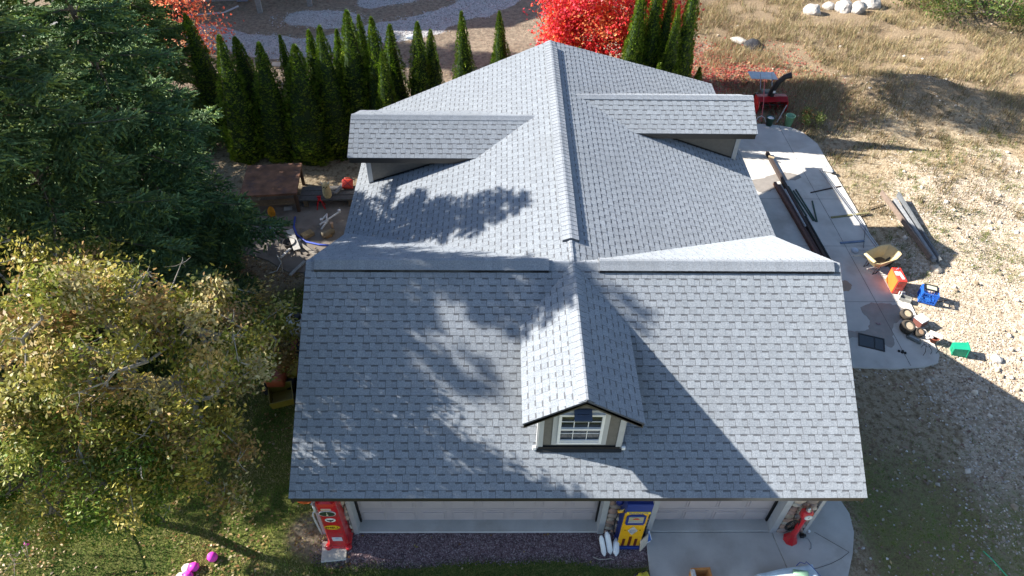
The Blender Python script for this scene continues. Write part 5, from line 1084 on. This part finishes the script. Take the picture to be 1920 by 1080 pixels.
MB().lathe([(.02, 0), (0, .06)], T(0, -.12, .42, 0, math.pi/2), n=6, col=(.2, .15, .1)).build('beak', MCOL, t)
t = thing('fuel_can', 'red plastic fuel can with crossed ribs at the right end of the bench', 'fuel can', (-5.66, 11.9, .40), .3); t.rotation_euler = (-.9, .2, .2)
MB().box((0, 0, .14), (.34, .17, .30), col=(.62, .05, .03), bev=.03).build('can', MCOL, t, True)
m = MB(); m.box((0, -.088, .14), (.36, .008, .02), tilt=('Y', .75), col=(.2, .03, .05)); m.box((0, -.0885, .14), (.36, .009, .02), tilt=('Y', -.75), col=(.2, .03, .05)); m.build('rib_cross', MCOL, t); MB().tube([(-.1, 0, .28), (-.08, 0, .34), (.06, 0, .34), (.1, 0, .28)], .016, 6, col=(.5, .04, .03)).build('handle', MCOL, t)
beam('grey_duct', (-6.0, 11.6, .42), (-5.75, 12.1, .5), .10, .06, (.25, .25, .25), 'grey duct piece resting between the owl decoy and the fuel can', 'duct')
t = thing('jack_stand', 'red steel jack stand on the yard slab', 'jack stand', (-6.47, 11.38, .03), .2)
for sx in (-1, 1):
    for sy in (-1, 1): MB().tube([(sx*.13, sy*.11, 0), (sx*.03, sy*.03, .32)], .018, 5, col=(.65, .02, .03)).build('leg', MCOL, t)
MB().box((0, 0, .34), (.09, .09, .1), col=(.65, .02, .03)).build('collar', MCOL, t); MB().box((0, 0, .42), (.12, .05, .05), col=(.5, .02, .03)).build('saddle', MCOL, t)
t = thing('scrap_parts', 'grey metal machine parts left of the red jack stand', 'machine parts', (-6.95, 11.6, .03), .4)
MB().box((0, .1, .12), (.10, .45, .08), col=(.18, .2, .24), tilt=('X', .3)).build('arm', MCOL, t); MB().lathe([(0, 0), (.08, .01), (.08, .16), (0, .18)], T(.12, .05, .05), n=12, col=(.45, .46, .48)).build('motor', MCOL, t, True); MB().box((-.12, -.12, .05), (.14, .1, .08), col=(.1, .1, .12), bev=.02).build('block', MCOL, t)
t = thing('louvre_panel', 'small white louvred panel under the edge of the rusty table', 'louvre', (-7.5, 11.28, .06), .2)
MB().box((0, 0, 0), (.26, .18, .03), col=(.5, .5, .5)).build('frame', MCOL, t)
for k in range(4): MB().box((0, -.06+.04*k, .02), (.22, .012, .02), col=(.6, .6, .6)).build('slat', MCOL, t)
m = MB(); m.lathe([(.09, 0), (.12, .1), (.10, .25), (.05, .34), (0, .35)], n=9, col=(.65, .28, .02)); o = m.build('orange_sack', MCOLR, None, True); o.location = (-7.92, 10.95, .03); tag(o, 'orange plastic sack under the edge of the spruce', 'sack')
o = MB().box((0, 0, .06), (.36, .24, .12), col=(.42, .30, .16), bev=.01).build('timber_block', MCOLR); o.location = (-6.62, 9.98, .03); o.rotation_euler = (0, 0, .75); tag(o, 'pale wooden block on the yard slab inside the blue hose curve', 'timber block')
t = thing('pipe_assembly', 'white plastic pipes joined in a cross on the yard slab', 'pipes', (-6.1, 10.5, .05))
for A, B in (((-.1, .45, .05), (.08, -.35, .35)), ((-.2, -.15, .12), (.33, .38, .2)), ((-.1, .45, .05), (-.22, .12, .05)), ((-.12, -.35, .1), (.05, -.05, .22))): MB().tube([A, B], .03, 8, col=(.78, .76, .74)).build('pipe', MCOL, t)
for A in ((-.2, .12, .05), (.33, .38, .2)): MB().lathe([(.05, 0), (.05, .08), (0, .08)], T(*A), n=10, col=(.8, .78, .76)).build('fitting', MCOL, t)
t = thing('water_pump', 'tan cylindrical water pump at the foot of the white pipes', 'water pump', (-6.0, 9.98, .03), .6)
MB().lathe([(0, 0), (.10, .01), (.11, .05), (.11, .2), (.09, .24), (.09, .40), (.05, .42), (0, .42)], T(-.2, 0, .12, 0, 0, math.pi/2), n=16, col=(.22, .18, .12)).build('motor', MCOL, t, True); MB().box((0, 0, .05), (.2, .2, .1), col=(.3, .2, .1)).build('foot', MCOL, t); MB().lathe([(.03, 0), (.03, .3), (.05, .32), (.05, .36), (0, .36)], T(.2, .05, .05), n=10, col=(.6, .4, .28)).build('outlet', MCOL, t, True)
m = MB(); m.tube([(-7.18, 10.85, .06), (-7.13, 10.4, .06), (-6.95, 9.98, .07), (-6.6, 9.68, .06), (-6.2, 9.55, .06), (-5.7, 9.5, .06)], .03, 8, col=(.06, .10, .45)); tag(m.build('blue_hose', MCOL, None, True), 'blue water hose curving across the yard slab', 'hose')
GL = 'planks scattered on the yard slab'
beam('plank', (-7.8, 10.35, .14), (-6.15, 9.05, .08), .10, .04, (.42, .38, .33), 'longest grey plank slanting toward the garage corner', 'plank', GL); beam('plank', (-7.6, 9.95, .08), (-6.45, 9.1, .06), .09, .03, (.28, .24, .2), 'darker plank lying below the longest one', 'plank', GL)
beam('plank', (-7.15, 10.05, .22), (-6.75, 9.2, .16), .2, .03, (.62, .6, .57), 'wide white board crossing the long planks', 'plank', GL); beam('plank', (-6.78, 9.75, .1), (-7.2, 8.9, .1), .07, .04, (.7, .68, .66), 'thin white plank pointing toward the camera', 'plank', GL)
beam('plank', (-7.9, 10.4, .06), (-7.3, 9.7, .06), .06, .03, (.2, .24, .36), 'blue grey strip at the spruce end of the planks', 'plank', GL)
m = MB(); m.lathe([(.15, 0), (.18, .18), (.19, .19), (.17, .19), (.14, .03), (0, .03)], n=20, col=(.015, .015, .016)); o = m.build('black_tub', MCOL, None, True); o.location = (-7.05, 9.5, .03); tag(o, 'round black tub among the planks', 'tub')
MB_ = MB(); MB_.tube([(-7.25, 9.3, .3), (-7.1, 8.7, .25), (-6.95, 8.2, .2)], .012, 6, col=(.35, .3, .22)); tag(MB_.build('bent_rod', MCOL), 'thin tan rod below the planks', 'rod')
beam('downspout', (-6.75, 8.15, .12), (-6.45, 8.75, .12), .09, .05, (.45, .46, .45), 'pale grey length of downspout near the garage corner', 'downspout')
m = MB(); m.tube([(-7.35, 9.1, .05), (-7.15, 8.75, .05), (-7.2, 8.4, .05), (-7.4, 8.3, .05)], .012, 6, col=(.6, .6, .58)); tag(m.build('cord', MCOL), 'white cord curling by the spruce at the slab edge', 'cord')
m = MB(); m.lathe([(.26, 0), (.28, .35), (.26, .4), (.2, .41), (0, .42)], n=20, col=(.06, .08, .1)); o = m.build('barrel', MCOL, None, True); o.location = (-6.0, 8.0, 0); tag(o, 'dark blue grey lidded barrel against the garage wall', 'barrel')
t = thing('sprayer_tank', 'white plastic sprayer tank with black lid by the garage wall', 'sprayer', (-6.0, 5.85, .25), .1)
MB().lathe([(.20, 0), (.26, .05), (.28, .15), (.28, .42), (.24, .52), (.14, .56), (0, .57)], n=20, col=(.66, .66, .64)).build('tank', MCOL, t, True); MB().lathe([(.12, .55), (.13, .62), (.10, .65), (0, .65)], T(.05, .02), n=16, col=BLK).build('lid', MCOL, t, True)
MB().tube([(-.2, -.2, .5), (-.25, -.25, .3), (-.1, -.3, .1)], .012, 6, col=BLK).build('hose', MCOL, t); MB().box((0, 0, -.1), (.5, .5, .2), col=BLK).build('cradle', MCOL, t)
t = thing('garden_tractor', 'orange garden tractor parked in the shade along the garage wall', 'tractor', (-6.15, 4.75, 0), .05)
MB().box((0, -.45, .58), (.44, .75, .36), col=(.30, .07, .03), bev=.06).build('hood', MCOL, t, True); MB().box((0, .35, .48), (.62, .6, .16), col=(.28, .07, .03), bev=.04).build('fender_deck', MCOL, t, True); MB().box((0, .35, .66), (.36, .36, .2), col=BLK, bev=.06).build('seat', MCOL, t, True)
MB().box((0, -.02, .26), (.8, .7, .16), col=(.4, .3, .03), bev=.04).build('mower_deck', MCOL, t, True)
for x, y, r in ((-.33, .4, .27), (.33, .4, .27), (-.27, -.6, .19), (.27, -.6, .19)):
    w_ = MB().lathe([(r*.5, -.09), (r*.9, -.09), (r, -.05), (r, .05), (r*.9, .09), (r*.5, .09)], T(x, y, r, 0, 0, math.pi/2), n=20, col=BLK, caps=False).build('wheel', MCOLR, t, True); MB().lathe([(r*.52, -.06), (r*.5, .06), (0, .05)], T(x, y, r, 0, 0, math.pi/2), n=14, col=(.5, .42, .1)).build('rim', MCOL, w_)
MB().tube([(.17*math.cos(k*.52), -.08+.1*math.sin(k*.52), .92+.1*math.sin(k*.52)) for k in range(13)], .014, 6, col=BLK).build('steering_wheel', MCOL, t)
t = thing('red_crate', 'dull red plastic crate against the garage wall beside the tractor', 'crate', (-5.5, 4.5, .3), .1); openbox(.34, .40, .28, .02, (.28, .04, .03), fl=1.05).build('tub', MCOL, t); MB().box((0, 0, -.15), (.34, .38, .28), col=(.06, .04, .04)).build('stand', MCOL, t)
t = thing('yellow_cart', 'mustard yellow garden cart tub in front of the tractor', 'cart', (-5.95, 3.75, .25), .3); openbox(.5, .5, .25, .025, (.2, .15, .02), fl=1.12).build('tub', MCOL, t)
for s in (-.25, .25): MB().lathe([(0, -.03), (.15, -.03), (.15, .03), (0, .03)], T(s, 0, -.1, 0, 0, math.pi/2), n=16, col=BLK).build('wheel', MCOL, t)

# ---- neighbour ---------------------------------------------------
t = thing('neighbour_house', 'pale sided house with grey foundation at the top left edge', 'house', (-17.5, 30, 0))
def npart(mb, name, m): o = mb.build(name, m, t); o.matrix_parent_inverse = Matrix.Translation((-17.5, 30, 0)).inverted(); return o
a_ = .14
MW2 = mat('pale_siding', (.55, .56, .54), rough=.6, var=.05)
m = MB(); m.box((-17.6, 30.2, 4.1), (9.0, 7.0, 7.0), rz=a_); npart(m, 'wall', MW2); m = MB(); m.box((-17.6, 30.2, .3), (9.05, 7.05, .66), rz=a_); npart(m, 'foundation', MCONC)
M_ = T(-17.6, 30.2, 0, a_)
npart(MB().prism([M_ @ Vector(p) for p in ((-4.9, -3.9, 7.55), (-4.9, 3.9, 7.55), (-4.9, 0, 10.2))], M_.to_3x3() @ Vector((9.8, 0, 0))), 'roof', MBR)
npart(MB().box((-13.05, 26.9, .65), (.5, .08, 1.1), rz=a_, col=(.25, .3, .4)), 'shutter', MCOL)
t2 = thing('wooden_deck', 'raised deck on pale posts at the top edge right of the far house', 'deck', (-11, 28, 0), .14)
MB().box((.2, 0, 2.5), (5.6, 3.2, .15), col=(.3, .27, .22)).build('deck_boards', MCOLR, t2)
for x, y in ((-1.25, -2.0+.05), (1.0, -1.55), (2.8, 1.3), (-2.4, 1.3)): MB().box((x, y, 1.25), (.22, .22, 2.5), col=(.32, .32, .31)).build('post', MCOLR, t2)
m = MB(); m.tube([(-15.2, 25.4, .05), (-13.6, 25.7, .06), (-12.9, 25.9, .3)], .04, 6, col=(.6, .62, .66)); tag(m.build('drain_pipe', MCOL), 'pale drain pipe lying in front of the far house', 'pipe')
o = MB().lathe([(0, 0), (.2, .02), (.24, .06), (.1, .12), (0, .13)], n=10, col=(.75, .78, .8)).build('white_bag', MCOLR); o.location = (-4.7, 23.2, .1); tag(o, 'small white bag lying on the far gravel drive', 'bag')
o = MB().box((0, 0, .1), (.5, .2, .05), col=(.15, .15, .17), tilt=('X', .5)).build('scrap_sheet', MCOLR); o.location = (-9.9, 20.6, .05); tag(o, 'small dark scrap sheet on the soil before the gravel drive', 'scrap')
